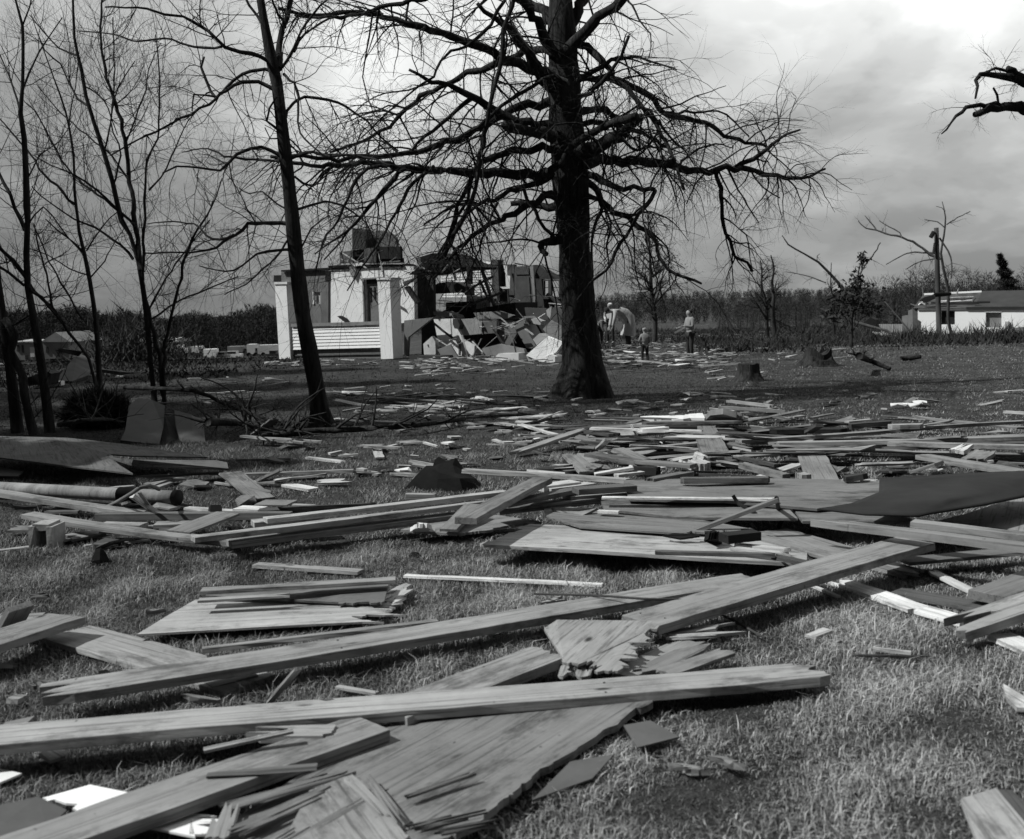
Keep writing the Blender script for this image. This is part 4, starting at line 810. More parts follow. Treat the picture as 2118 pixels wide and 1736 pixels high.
# sticks over the ruin
def stick(s, pts, kk, r, m, label):
    P = [hp(x, y, kk, s) for x, y in pts]; T = Tubes(); T.add(P, [r]*len(P), 5, cap=True); o = T.build('broken_stick', m); tag(o, label, 'stick', WG)
for a, kk, r, tn, lb in (([(690, 305), (740, 460), (800, 640), (840, 740)], 3.0, .06, .12, 'thick splintered stick standing upright in front of the broken clapboard wall'),
     ([(670, 440), (720, 560), (790, 700)], 2.9, .045, .09, 'shorter splintered stick left of the thick upright one'), ([(515, 590), (640, 500), (830, 400)], 3.1, .04, .1, 'long diagonal stick crossing the broken clapboard wall'),
     ([(525, 752), (650, 690), (800, 640), (960, 570)], 2.8, .04, .07, 'long stick sloping up over the low white wall stub'), ([(880, 1008), (1040, 960), (1190, 890)], 1.3, .02, .45, 'thin white strip over the grey drawer unit, right side'),
     ([(880, 900), (890, 1000), (1000, 1050), (1100, 1060)], 1.3, .015, .25, 'bent pale wire right of the grey drawer unit'), ([(1450, 610), (1560, 690), (1640, 760)], 4.0, .07, .1, 'short thick stick lying against the window wall'),
     ([(140, 940), (260, 1040), (385, 1130)], 1.7, .035, .05, 'dark stick drawing the diagonal shadow across the white stair panel'), ([(1080, 250), (1250, 280), (1380, 110)], 3, .02, .12, 'thin pale pole rising to the broken stub of the broad tree')):  # the stick across the stair panel draws a diagonal shadow
    stick('Z6', a, kk, r, wood(tn), lb)
random.seed(99)
def heap(n, s, x0, x1, y0, y1, tones, labelbase, group, sz=(.08, .5), seed=5, hmax=.12):
    rr = random.Random(seed)
    for i in range(n):
        px, py = S(s, rr.uniform(x0, x1), rr.uniform(y0, y1)); g = G(px, py, rr.uniform(.03, hmax)); a = rr.uniform(-.9, .9); L = rr.uniform(*sz); wd = rr.uniform(.05, .22)
        e = Vector((math.cos(a), math.sin(a), rr.uniform(-.15, .15))); d = e*L/2; tn = rr.choice(tones)
        scraps.append((g-d, g+d, wd, tn, group, labelbase))
scraps = []
heap(16, 'Z5', 600, 1150, 1410, 1475, (.5, .6, .3), 'at the foot of the porch wall', 'scraps at the foot of the porch wall', (.1, .45), 1)
heap(14, 'Z5', 60, 400, 1430, 1470, (.5, .1, .3), 'round the foot of the far porch pillar', 'scraps round the far porch pillar', (.1, .35), 2)
heap(34, 'Z5', 1420, 2110, 1395, 1500, (.5, .6, .12, .2, .04), 'in front of the wrecked house', 'scraps in front of the wrecked house', (.1, .5), 3)
heap(26, 'Z6', 560, 1640, 1310, 1500, (.5, .6, .12, .2, .3), 'below the white cabinet', 'scraps below the white cabinet', (.1, .5), 4)
heap(24, 'Z6', 0, 560, 1390, 1530, (.5, .6, .12, .4), 'below the stair panel', 'scraps below the stair panel', (.1, .5), 14)
heap(240, 'Z7', 320, 1560, 800, 1120, (.5, .6, .12, .2, .3, .05), 'around the searching people', 'scraps around the searching people', (.15, 1.0), 6, .2)
heap(90, 'Z7', 560, 2110, 680, 850, (.5, .6, .2), 'behind the searching people', 'scraps behind the searching people', (.4, 1.3), 7, .5)
heap(20, 'Z7', 1300, 2110, 900, 1260, (.5, .6, .2, .35), 'around the round stump', 'scraps around the round stump', (.15, .5), 8)
heap(12, 'Z8', 0, 600, 1000, 1260, (.5, .3, .2), 'around the jagged stump', 'scraps around the jagged stump', (.2, .8), 9)
heap(22, 'Z4', 1100, 2000, 1080, 1330, (.4, .3, .12), 'on the dark lawn between the thin trees and the leaning tree', 'scraps on the dark lawn', (.15, .7), 10)
heap(34, 'L2', 560, 2000, 10, 300, (.5, .35, .15, .3), 'on the shaded lawn between the two tree trunks', 'scraps between the two tree trunks', (.1, .6), 11, .05)
heap(26, 'L2', 100, 1500, 330, 760, (.5, .35, .2, .3), 'on the grass below the leaning tree', 'scraps below the leaning tree', (.08, .4), 12, .05)
heap(30, 'L3', 900, 2118, 60, 340, (.5, .35, .2, .3, .1), 'on the grass right of the broad tree', 'scraps right of the broad tree', (.1, .6), 13, .08)
heap(22, 'L4', 0, 2118, 40, 260, (.4, .3, .2), 'on the far grass at the right', 'scraps on the far grass at the right', (.15, .6), 15, .06)
heap(40, 'L3', 300, 2100, 330, 640, (.5, .35, .2, .1, .06, .3), 'among the crossed boards beyond the big sheets', 'scraps among the crossed boards', (.15, .7), 16, .1)
heap(24, 'L4', 0, 2118, 330, 620, (.45, .35, .2, .1), 'in the right end of the board pile', 'scraps in the right end of the board pile', (.12, .6), 17, .1)
heap(16, 'M1', 0, 1700, 50, 1200, (.2, .12, .3), 'in the near grass at the left', 'bits in the near grass at the left', (.05, .25), 18, .05)
heap(7, 'M3', 100, 1758, 100, 1600, (.3, .2, .45), 'in the near grass at the right', 'bits in the near grass at the right', (.04, .2), 19, .05)
heap(26, 'L1', 100, 2000, 640, 1150, (.3, .2, .12, .4), 'around the lying pole at the left', 'scraps around the lying pole', (.1, .5), 20, .06)

heap(26, 'L3', 900, 2118, 230, 520, (.35, .25, .2, .3, .1, .5), 'long', 'long boards across the pile behind the sheets', (.8, 2.2), 31, .16)
heap(22, 'L4', 0, 2118, 270, 480, (.35, .25, .2, .3, .1, .5), 'long', 'long boards in the right end of the pile', (.8, 2.4), 32, .16)
heap(26, 'L2', 600, 2118, 30, 330, (.35, .25, .12, .5), 'long', 'long thin boards on the shaded lawn', (.5, 1.6), 33, .04)
heap(60, 'L3', 0, 2118, 60, 420, (.5, .35, .2, .3, .1), 'bits', 'splinters over the lawn right of the broad tree', (.06, .25), 34, .04)
heap(60, 'L2', 500, 2118, 0, 560, (.5, .35, .2, .3, .1), 'bits', 'splinters over the lawn left of the broad tree', (.06, .25), 35, .03)
def heap3(n, s, x0, x1, y0, y1, k0, k1, sz, tones, grp, seed):
    rr = random.Random(seed)
    for i in range(n):
        c = hp(rr.uniform(x0, x1), rr.uniform(y0, y1), rr.uniform(k0, k1), s); d = Vector((rr.gauss(0, 1), rr.gauss(0, .6), rr.gauss(0, .7))).normalized()*rr.uniform(*sz)/2
        scraps.append((c-d, c+d, rr.uniform(.03, .13), rr.choice(tones), grp, ''))
HT = (.35, .2, .12, .2, .06, .03, .1)
heap3(26, 'Z6', 620, 1640, 850, 1330, .9, 1.8, (.2, .7), HT, 'splintered wood in the collapsed rooms', 41)
heap3(14, 'Z6', 100, 620, 1100, 1400, .8, 1.9, (.2, .6), HT, 'splintered wood by the stair panel', 42)
heap3(16, 'Z6', 180, 1640, 520, 800, 2.9, 3.4, (.3, .9), HT, 'splintered wood above the broken floor', 43)
heap3(22, 'Z5', 690, 1960, 440, 560, 1.0, 1.6, (.3, 1.2), (.2, .06, .3, .03), 'splintered wood along the torn roof edge', 44)

# ------------------------------------------------------------------ low white house on the right
HB = R(-32); bu_ = Vector((math.cos(HB), math.sin(HB), 0)); bv_ = Vector((-math.sin(HB), math.cos(HB), 0)); BO = at(1897, 694, 92)
wh = empty('low_white_house', BO, 'low white house on the right with half its roof stripped to bare boards', 'house')
BM = Matrix((bu_, bv_, Vector((0, 0, 1)))).transposed().to_4x4()
def bp(x, y, k=0): 
    r = ray(*S('Z8', x, y)); o = BO + bv_*k; t = (o-CAMLOC).dot(bv_)/r.dot(bv_); return CAMLOC+r*t
def bslab(name, pts, k, t, m, parent=wh, label=None, ks=None):
    a = [bp(x, y, k if ks is None else ks[i]) for i, (x, y) in enumerate(pts)]; b = [p+bv_*t for p in a]; n = len(a); M = BM.copy(); M.translation = a[0]
    o = meshobj(name, a+b, [list(range(n)), list(range(2*n-1, n-1, -1))]+[[i, i+n, (i+1) % n+n, (i+1) % n] for i in range(n)], m, parent=parent, frame=M); fix_normals(o)
    if label: o['label'] = label
    return o
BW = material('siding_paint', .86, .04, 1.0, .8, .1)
bslab('front_wall', [(1240, 850), (1430, 848), (1430, 1090), (1268, 1090), (1266, 960), (1240, 945)], 0, .3, BW); bslab('front_wall', [(1430, 985), (1545, 985), (1545, 1090), (1430, 1090)], 0, .3, BW)
bslab('front_wall', [(1545, 850), (1800, 850), (1800, 1090), (1545, 1090)], 0, .3, BW); bslab('front_wall', [(1800, 1008), (1930, 1008), (1930, 1090), (1800, 1090)], 0, .3, BW); bslab('front_wall', [(1930, 850), (2700, 845), (2700, 1090), (1930, 1090)], 0, .3, BW)
bslab('front_wall', [(1430, 848), (1545, 848), (1545, 872), (1430, 872)], 0, .3, BW); bslab('front_wall', [(1800, 850), (1930, 850), (1930, 882), (1800, 882)], 0, .3, BW)
bslab('window', [(1430, 872), (1545, 872), (1545, 985), (1430, 985)], .28, .1, DARK, label='black burst window opening behind the utility pole'); wn = bslab('window', [(1800, 882), (1930, 882), (1930, 1008), (1800, 1008)], .25, .05, plain(.2, .1, 2), label='intact grey window')
bslab('window_frame', [(1796, 878), (1934, 878), (1934, 884), (1796, 884)], -.03, .1, BW, parent=wn)
bslab('shaded_end_wall', [(1195, 860), (1240, 850), (1268, 1090), (1200, 1085)], .05, .3, plain(.09, .2, 2)); bslab('shaded_end_wall', [(1160, 870), (1200, 855), (1200, 1060), (1110, 1060), (1110, 915), (1160, 905)], 1.0, .3, plain(.2, .15, 2))  # shade on the end walls painted in as dark grey
bslab('roof', [(1700, 850), (1770, 708), (2700, 690), (2700, 845)], 0, .25, plain(.045, .2, 1.0, .95), ks=[-.12, 4.5, 4.5, -.12])
bslab('bare_roof_boards', [(1200, 850), (1290, 730), (1480, 722), (1770, 712), (1700, 850)], 0, .15, plain(.06, .6, 1.5), ks=[-.12, 3.8, 4.5, 4.5, -.12])
for i, (x0, y0, x1, y1, wd) in enumerate(((1290, 735, 1765, 712, 14), (1400, 795, 1690, 775, 20), (1240, 850, 1650, 826, 14), (1480, 760, 1700, 752, 8), (1210, 845, 1300, 780, 10))):
    bslab('sheathing_board', [(x0, y0-wd/2), (x1, y1-wd/2), (x1, y1+wd/2), (x0, y0+wd/2)], 0, .1, plain(.5, .15, 1.0), ks=[1.0, 1.0, .6, .6])
bslab('torn_roof_edge', [(1290, 760), (1390, 735), (1480, 728), (1480, 750), (1400, 760), (1310, 805), (1250, 790)], -.3, .2, DARK)
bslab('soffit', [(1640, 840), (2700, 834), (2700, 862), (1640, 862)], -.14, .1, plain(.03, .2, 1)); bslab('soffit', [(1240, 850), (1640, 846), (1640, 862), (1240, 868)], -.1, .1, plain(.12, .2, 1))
for i, (x0, y0, x1, y1) in enumerate(((1285, 745, 1278, 680), (1360, 742, 1420, 716), (1230, 835, 1180, 815), (1560, 735, 1575, 690), (1690, 800, 1715, 764), (1300, 820, 1255, 800), (1480, 830, 1475, 870))):
    T = Tubes(); T.add([bp(x0, y0, .4), bp(x1, y1, .2)], [.07, .05], 4, cap=True); T.build('rafter', plain(.25 if i % 2 else .08, .2, 2), wh)
wl = empty('low_fence', at(1850, 694, 90), 'low pale slatted fence left of the white house', 'fence')
for i in range(14):
    x = 905+i*15; bslab('fence_board', [(x, 982), (x+12, 981), (x+12, 1060), (x, 1060)], .3, .08, plain(.32, .1, 2), parent=wl)
bslab('fence_rail', [(900, 1000), (1115, 998), (1115, 1006), (900, 1008)], .39, .06, plain(.25, .1, 2), parent=wl)
o = bslab('doghouse', [(785, 1005), (800, 960), (850, 925), (885, 945), (905, 1015)], 0, 1.5, DARK, parent=None); tag(o, 'small black peaked doghouse at the left end of the slatted fence', 'doghouse')
for x in (965, 1050):
    o = bslab('barrel', [(x-14, 975), (x-12, 955), (x, 948), (x+12, 955), (x+14, 975)], 1.0, .6, DARK, parent=None); tag(o, 'dark round drum behind the slatted fence, %s of the two' % ('left' if x < 1000 else 'right'), 'barrel', 'drums behind the slatted fence')
o = bslab('fallen_board', [(860, 1045), (1100, 1075), (1190, 1095), (1100, 1105), (900, 1070)], -1, .5, plain(.45, .1, 2), parent=None); tag(o, 'pale fallen boards in front of the slatted fence', 'board')
o = bslab('domed_cover', [(1960, 1090), (1975, 1045), (2030, 1015), (2100, 1005), (2170, 1020), (2200, 1090)], -2.5, 1.5, plain(.22, .2, 2), parent=None); tag(o, 'grey rounded cover in front of the white house at the right edge', 'cover')
o = bslab('utility_meter', [(1960, 960), (1995, 960), (1995, 1040), (1960, 1040)], -.15, .14, plain(.45, .1, 2), parent=wh)
# utility pole
pb = at(1940, 698, 80); pole = empty('utility_pole', pb, 'dark broken utility pole in front of the low white house', 'utility pole')
T = Tubes(); P = [at(*S('Z8', 1415, 1085), 80), at(*S('Z8', 1408, 800), 80), at(*S('Z8', 1400, 500), 80), at(*S('Z8', 1392, 187), 80)]; T.add(P, [.19*80/80*1.0, .185, .18, .165], 12, cap=True); T.build('post', BARKF, pole)
a = at(*S('Z8', 1360, 243), 79.7); T = Tubes(); T.add([a+Vector((-.12, 0, -.2)), a+Vector((.1, 0, .2))], [.16, .16], 8, cap=True); T.add([a, at(*S('Z8', 1390, 230), 79.9)], [.05, .05], 5); T.build('insulator', DARK, pole)
a = at(*S('Z8', 1380, 370), 79.8); T = Tubes(); T.add([a+Vector((-.1, 0, -.3)), a+Vector((0, 0, .5))], [.1, .1], 6, cap=True); T.build('bracket', DARK, pole)
a = at(*S('Z8', 1410, 740), 79.6); T = Tubes(); T.add([a+Vector((-.3, 0, 0)), a+Vector((.9, 0, .05))], [.16, .12], 6, cap=True); T.build('bracket', DARK, pole)

# ------------------------------------------------------------------ valley houses, parked vehicles
def vbox(name, x0, y0, x1, y1, Yd, dep, m, parent, s='Z4', roof=None):
    a = at(*S(s, x0, y0), Yd); b = at(*S(s, x1, y1), Yd); V = [Vector((x, y, zq)) for y in (Yd, Yd+dep) for (x, zq) in ((a.x, a.z), (b.x, a.z), (b.x, b.z), (a.x, b.z))]
    o = meshobj(name, V, [[0, 1, 2, 3], [7, 6, 5, 4], [0, 4, 5, 1], [1, 5, 6, 2], [2, 6, 7, 3], [3, 7, 4, 0]], m, parent=parent, loc=(a+b)/2); fix_normals(o); return o
def far_house(label, x0, x1, yt, yr, yb, Yd, tone, gable, wins, rooftone=.12):
    h = empty('valley_house', at(*S('Z4', (x0+x1)/2, yb), Yd), label, 'house', 'houses down in the valley')
    vbox('wall', x0, yt, x1, yb, Yd, 9, plain(tone, .1, 1), h)
    a = at(*S('Z4', x0-8, yt+2), Yd-.3); b = at(*S('Z4', x1+8, yt+2), Yd-.3); r = at(*S('Z4', (x0+x1)/2, yr), Yd-.3); D = Vector((0, 9.6, 0))
    if gable: V = [a, r, b, a+D, r+D, b+D]; Fc = [[0, 1, 2], [5, 4, 3], [0, 3, 4, 1], [1, 4, 5, 2], [2, 5, 3, 0]]
    else:
        hh = r.z-a.z; m1 = Vector((0, 4.8, hh)); V = [a, b, b+m1, a+m1, a+D, b+D]; Fc = [[0, 1, 2, 3], [3, 2, 5, 4], [0, 4, 5, 1], [1, 5, 2], [0, 3, 4]]
    o = meshobj('roof', V, Fc, plain(rooftone, .2, 1), parent=h); fix_normals(o)
    for (wx0, wy0, wx1, wy1, tt) in wins: vbox('window' if tt < .3 else 'door', wx0, wy0, wx1, wy1, Yd-.08, .1, plain(tt, .2, 1), h)
far_house('grey gabled house in the valley at the far left', 300, 500, 880, 812, 1000, 118, .16, True, [(330, 920, 350, 960, .03), (400, 860, 440, 880, .04), (420, 930, 450, 990, .04)], .2)
far_house('long pale low house with dark windows left of the grey gabled house', 95, 295, 880, 868, 1010, 122, .2, False, [(120, 905, 140, 950, .03), (155, 905, 172, 960, .03), (215, 920, 250, 990, .5), (180, 980, 200, 1008, .03)], .35)
far_house('pale flat roofed house behind the three stemmed tree', 960, 1240, 885, 850, 990, 150, .13, False, [(1000, 900, 1040, 930, .03)], .3)
def vehicle(label, x0, yt, x1, yb, Yd, tone, kind='van', cat='vehicle'):
    y1 = yb; v = empty('parked_'+kind, at(*S('Z4', (x0+x1)/2, yb), Yd), label, cat, 'vehicles parked in the valley')
    hgt = yb-yt; wdt = x1-x0
    if kind in ('truck', 'trailer', 'van'):
        vbox('body', x0, yt, x1-(wdt*.22 if kind != 'trailer' else 0), yb-hgt*.18, Yd, 2.2, plain(tone, .1, 1), v)
        if kind != 'trailer': vbox('cab', x1-wdt*.22, yt+hgt*.3, x1, yb-hgt*.18, Yd+.1, 2.0, plain(tone*.8, .1, 1), v); vbox('window', x1-wdt*.17, yt+hgt*.35, x1-wdt*.03, yt+hgt*.55, Yd+.03, .1, DARK, v)
    else:
        vbox('body', x0, yt+hgt*.42, x1, yb-hgt*.15, Yd, 1.8, plain(tone, .1, 1, .3), v); vbox('cabin', x0+wdt*.25, yt, x1-wdt*.22, yt+hgt*.42, Yd+.15, 1.5, plain(tone*.6, .1, 1, .3), v)
        vbox('window', x0+wdt*.28, yt+hgt*.08, x1-wdt*.25, yt+hgt*.38, Yd+.1, .1, DARK, v)
    for f in (.2, .8):
        c = at(*S('Z4', x0+wdt*f, yb-hgt*.12), Yd-.05); r = abs(hgt*.2*SP['Z4'][2]/F*Yd); T = Tubes(); T.add([c, c+Vector((0, .25, 0))], [r, r], 12, cap=True); T.build('wheel', DARK, v)
vehicle('white truck in the valley just right of the three stemmed tree', 1205, 908, 1330, 975, 150, .75, 'truck', 'truck')
vehicle('dark van between the two pale trucks in the valley', 1330, 920, 1385, 975, 152, .12, 'van', 'van')
vehicle('white truck with a dark cab right of the dark van in the valley', 1380, 915, 1465, 970, 151, .6, 'truck', 'truck')
vehicle('bright white boxy trailer in the middle of the valley row', 1468, 935, 1550, 1005, 148, .8, 'trailer', 'trailer')
vehicle('grey sedan beside the bright white trailer', 1550, 955, 1640, 1000, 149, .2, 'car', 'car')
vehicle('long white sedan in the valley row', 1600, 950, 1735, 1000, 152, .8, 'car', 'car')
vehicle('grey van parked far behind the long white sedan', 1640, 915, 1790, 965, 165, .25, 'van', 'van')
vehicle('pale truck nearest the far porch pillar', 1780, 900, 1860, 985, 150, .65, 'truck', 'truck')
vehicle('long pale trailer just left of the far porch pillar', 1860, 905, 2060, 980, 158, .6, 'trailer', 'trailer')
vehicle('dark sedan in front of the long pale trailer', 1920, 945, 2010, 1000, 145, .05, 'car', 'car')
# road in the valley
V = [G(*S('Z4', -300, 1055)), G(*S('Z4', 2100, 1025)), G(*S('Z4', 2100, 1000)), G(*S('Z4', -300, 1020))]
def ribbon(name, pts_px, wd, m, h=.02):
    P = [G(*S(*p)) for p in pts_px]; P, _ = resample(P, [0]*len(P), 3); V = []; Fc = []
    for i, p in enumerate(P):
        t = (P[min(i+1, len(P)-1)]-P[max(i-1, 0)]); s = Vector((-t.y, t.x, 0)).normalized()*wd/2
        for q in (p-s, p+s): V.append(Vector((q.x, q.y, zg(q.x, q.y)+h+.1)))
    for i in range(len(P)-1): Fc.append([2*i, 2*i+2, 2*i+3, 2*i+1])
    tag(meshobj(name, V, Fc, m), kind='structure')
ribbon('road', [('Z4', -300, 1040), ('Z4', 400, 1035), ('Z4', 1000, 1028), ('Z4', 1500, 1016), ('Z4', 2000, 1010)], 7, plain(.16, .15, .5, .95))
# collapsed lean-to at the left
def lean():
    o = panel('Z4', [(400, 1160), (560, 960), (680, 1010), (640, 1120), (520, 1165)], .08, .1, 'collapsed dark roof section leaning behind the thin trees', 'collapsed_roof', 'roof section', Yd=[25, 27.5, 27.5, 26, 25], mat=plain(.06, .3, 3))
    panel('Z4', [(400, 945), (450, 930), (590, 950), (560, 985)], .1, .04, 'dark cap board lying on top of the collapsed roof section', 'cap_board', 'board', Yd=27, mat=DARK)
    panel('Z4', [(352, 1168), (440, 1166), (440, 1196), (352, 1200)], .2, .7, 'small bright white box on the lawn behind the dark young tree', 'white_box', 'box', Yd=24, mat=WHITE)
    panel('Z4', [(200, 1140), (330, 1090), (370, 1110), (350, 1190), (200, 1195)], .5, .03, 'black overturned seat behind the dark young tree', 'car_seat', 'seat', Yd=23.5, mat=DARK)
    panel('Z4', [(735, 1080), (900, 1100), (1030, 1100), (880, 1120), (735, 1105)], .2, .1, 'grey boards stacked behind the three stemmed tree', 'board_stack', 'boards', Yd=26, mat=plain(.1, .3, 3))
    panel('Z4', [(830, 1128), (875, 1130), (860, 1142), (828, 1140)], .2, .6, 'small pale block beside the grey stacked boards', 'block', 'block', Yd=24.5, mat=WHITE2)
lean()

# ------------------------------------------------------------------ people
def skin(name, chains, m, parent, sub=1):
    """chains: list of [(Vector, radius)...] lists sharing first points by index ('j', idx)"""
    vs = []; es = []; rs = []
    for ch in chains:
        prev = None
        for q in ch:
            if q[0] == 'j': prev = q[1]; continue
            vs.append(q[0]); rs.append(q[1]); i = len(vs)-1
            if prev is not None: es.append((prev, i))
            prev = i
    me = bpy.data.meshes.new(name); me.from_pydata([tuple(v) for v in vs], es, []); me.update(); o = bpy.data.objects.new(name, me); COL.objects.link(o)
    sm = o.modifiers.new('skin', 'SKIN'); sm.use_smooth_shade = True
    for i, r in enumerate(rs):
        d = me.skin_vertices[0].data[i]; d.radius = (r if isinstance(r, tuple) else (r, r)); d.use_root = (i == 0)
    ss = o.modifiers.new('subsurf', 'SUBSURF'); ss.levels = sub; ss.render_levels = sub
    me.materials.append(m)
    if parent is not None: o.parent = parent
    return o
SKINM = plain(.28, .08, 20, .6, .1)
def person(label, px, py, hpx, height, facing, J, cloth, group='people searching the debris', hand=True):
    """J: joints in metres (x forward, y to the person's left, z up) for a figure of the given height"""
    g = G(px, py); k = hpx*g.y/F/height
    def P(*c): return Vector(c)
    body = []
    pel = (P(*J['pelvis']), .12); body.append([pel, (P(*J['waist']), .11), (P(*J['chest']), .14), (P(*J['neck']), .055), (P(*J['chin']), .07), (P(*J['head']), .095), (P(*J['crown']), .07)])
    idx_chest = 2; n = 7
    hdir = (P(*J['crown'])-P(*J['chin'])).normalized(); face = P(*J.get('face', (1, 0, 0)))
    nose = P(*J['head']) + face*.1 - hdir*.02; body.append([('j', 5), (nose, .016)]); n += 1
    for s in (1, -1):
        side = hdir.cross(face).normalized()*s; body.append([('j', 5), (P(*J['head'])+side*.095-hdir*.01, .018)]); n += 1
    for s in ('L', 'R'):
        sh, elb, wr = [P(*J[q+s]) for q in ('sh', 'el', 'wr')]; body.append([('j', idx_chest), (sh, .062), (elb, .043), (wr, .028), (wr+(wr-elb).normalized()*.07, .034)]); palm = n+3; n += 4
        if hand:
            d = (wr-elb).normalized(); sd_ = d.cross(Vector((0, 0, 1)));  sd_ = sd_.normalized() if sd_.length > .1 else Vector((1, 0, 0)); nrm = d.cross(sd_).normalized()
            for i, L in enumerate((.07, .08, .075, .06)):
                b = wr + d*.085 + sd_*(i-1.5)*.021; body.append([('j', palm), (b, .0095), (b+d*L*.6-nrm*.012, .008), (b+d*L*.8-nrm*.035, .007)]); n += 3
            b = wr + d*.04 + sd_*.045; body.append([('j', palm), (b, .011), (b+d*.04+sd_*.015, .009)]); n += 2
    for s in ('L', 'R'):
        hip, kn, an = [P(*J[q+s]) for q in ('hip', 'kn', 'an')]; toe = an + P(*J.get('toe', (1, 0, 0)))*.17 - P(0, 0, .045); body.append([('j', 0), (hip, .088), (kn, .055), (an, .038), (toe, .035)]); n += 4
    b = skin('person', body, SKINM, None); b.location = g; b.rotation_euler = (0, 0, facing); b.scale = (k, k, k); tag(b, label, 'person', group)
    def ch(name, chains, tone): return skin(name, chains, plain(tone, .15, 12, .9, .3), b)
    e = 1.0
    T = cloth
    top = [[(P(*J['waist'])*.5+P(*J['pelvis'])*.5, .155), (P(*J['waist']), .15), (P(*J['chest']), .175), (P(*J['neck']), .07)]]
    for s in ('L', 'R'): top.append([('j', 2), (P(*J['sh'+s]), .082), (P(*J['el'+s]), .062), (P(*J['wr'+s]), .045)])
    if T.get('coat'):
        top[0] = [(q, r) for q, r in T['coat']] + top[0][1:]; off = len(T['coat'])-1
        top[1][0] = ('j', 2+off); top[2][0] = ('j', 2+off)
    ch(T.get('topname', 'sweater'), top, T['top'])
    leg = []
    leg.append([(P(*J['pelvis']), .09 if T.get('coat') else .125)])
    for s in ('L', 'R'): leg.append([('j', 0), (P(*J['hip'+s]), .108), (P(*J['kn'+s]), .078), (P(*J['an'+s])+P(0, 0, .03), .062)])
    ch('trousers', leg, T['bottom'])
    for s in ('L', 'R'):
        an = P(*J['an'+s]); t_ = P(*J.get('toe', (1, 0, 0))); ch('shoe', [[(an+P(0, 0, -.02)-t_*.03, .05), (an+t_*.1-P(0, 0, .045), .045), (an+t_*.2-P(0, 0, .055), .035)]], .03)
    hc = P(*J['head']); ch(T.get('hairname', 'hair'), [[(hc-face*.05-hdir*.07, .10), (hc-face*.035+hdir*.03, .125), (hc-face*.01+hdir*.09, .095)]], T['hair'])
    return b, k
stand = dict(pelvis=(0, 0, .95), waist=(0, 0, 1.1), chest=(.0, 0, 1.32), neck=(.02, 0, 1.5), chin=(.05, 0, 1.57), head=(.05, 0, 1.66), crown=(.04, 0, 1.73),
  shL=(0, .19, 1.42), elL=(-.02, .27, 1.15), wrL=(.25, .2, 1.08), shR=(0, -.19, 1.42), elR=(-.02, -.27, 1.14), wrR=(.25, -.18, 1.06),
  hipL=(0, .1, .9), knL=(.03, .12, .5), anL=(0, .13, .08), hipR=(0, -.1, .9), knR=(.02, -.12, .5), anR=(-.03, -.14, .08))
m1 = dict(stand); m1.update(elR=(.05, -.26, 1.15), wrR=(.36, -.2, 1.12), elL=(.05, .26, 1.16), wrL=(.36, .16, 1.2))
person('man in a light sweater and dark trousers standing with his arms held out', 1428, 747, 108, 1.78, R(200), m1, dict(top=.24, bottom=.035, hair=.03))
g = G(1428, 747); a = at(*S('Z7', 1120, 740), g.y-.3); b = at(*S('Z7', 1020, 800), g.y-.25)
board3(a, b, .07, .05, .3, 'short pale bundle held by the standing man', 'held_bundle', 'bundle')
c1 = dict(stand); c1.update(wrL=(.15, .15, 1.0), wrR=(.15, -.15, 1.0), shL=(0, .17, 1.4), shR=(0, -.17, 1.4), head=(.04, 0, 1.68), crown=(.03, 0, 1.76))
person('small child in a pale hooded jacket standing left of the man', 1334, 754, 76, 1.78, R(95), c1, dict(top=.22, bottom=.04, hair=.32, hairname='hood', topname='jacket'))
w1 = dict(pelvis=(0, 0, .98), waist=(.12, 0, 1.12), chest=(.38, 0, 1.24), neck=(.56, 0, 1.22), chin=(.64, 0, 1.19), head=(.70, 0, 1.2), crown=(.76, 0, 1.23), face=(.6, 0, -.8),
  shL=(.44, .17, 1.2), elL=(.5, .2, .95), wrL=(.55, .15, .72), shR=(.44, -.17, 1.2), elR=(.5, -.2, .95), wrR=(.58, -.12, .72), hipL=(0, .1, .92), knL=(.03, .12, .5), anL=(0, .13, .08), hipR=(0, -.1, .92), knR=(.02, -.12, .5), anR=(-.03, -.14, .08))
person('woman in a long pale coat bending over the rubble', 1300, 722, 112, 1.72, R(190), w1, dict(top=.4, bottom=.03, hair=.025, topname='coat', coat=[(Vector((.0, 0, .9)), .15)]))
wb = [o for o in bpy.data.objects if o.name.startswith('person') and 'bending' in o.get('label', '')][0]
T = Tubes(); T.add([Vector((.02, 0, .42)), Vector((0, 0, .6)), Vector((-.03, 0, .8)), Vector((-.02, 0, 1.0)), Vector((.1, 0, 1.12)), Vector((.3, 0, 1.2))], [.24, .23, .2, .18, .17, .14], 14); sk = T.build('coat_skirt', plain(.4, .15, 12, .9, .3)); sk.parent = wb
s1 = dict(stand); s1.update(wrL=(.22, .12, 1.0), wrR=(.22, -.12, 1.05))
person('person with a white headscarf and white top behind the bending woman', 1263, 712, 86, 1.78, R(240), s1, dict(top=.45, bottom=.03, hair=.6, hairname='headscarf', topname='blouse'))
s2 = dict(stand); person('dark haired person stooping half hidden by the broad tree trunk', 1240, 718, 78, 1.78, R(300), w1, dict(top=.12, bottom=.03, hair=.02, topname='shirt'))
# ------------------------------------------------------------------ near debris
random.seed(11)
BG = 'loose boards strewn over the grass'; PG = 'sheets of plywood and wall strewn over the grass'
W_P, W_M, W_D, W_W = .36, .25, .14, .62
def B(lab, s, x1, y1, x2, y2, w=.14, t=.038, h1=.06, h2=None, tone=W_M, **k):
    k.setdefault('group', BG); return board(s, x1, y1, x2, y2, w, t, h1, h1 if h2 is None else h2, tone, lab, **k)
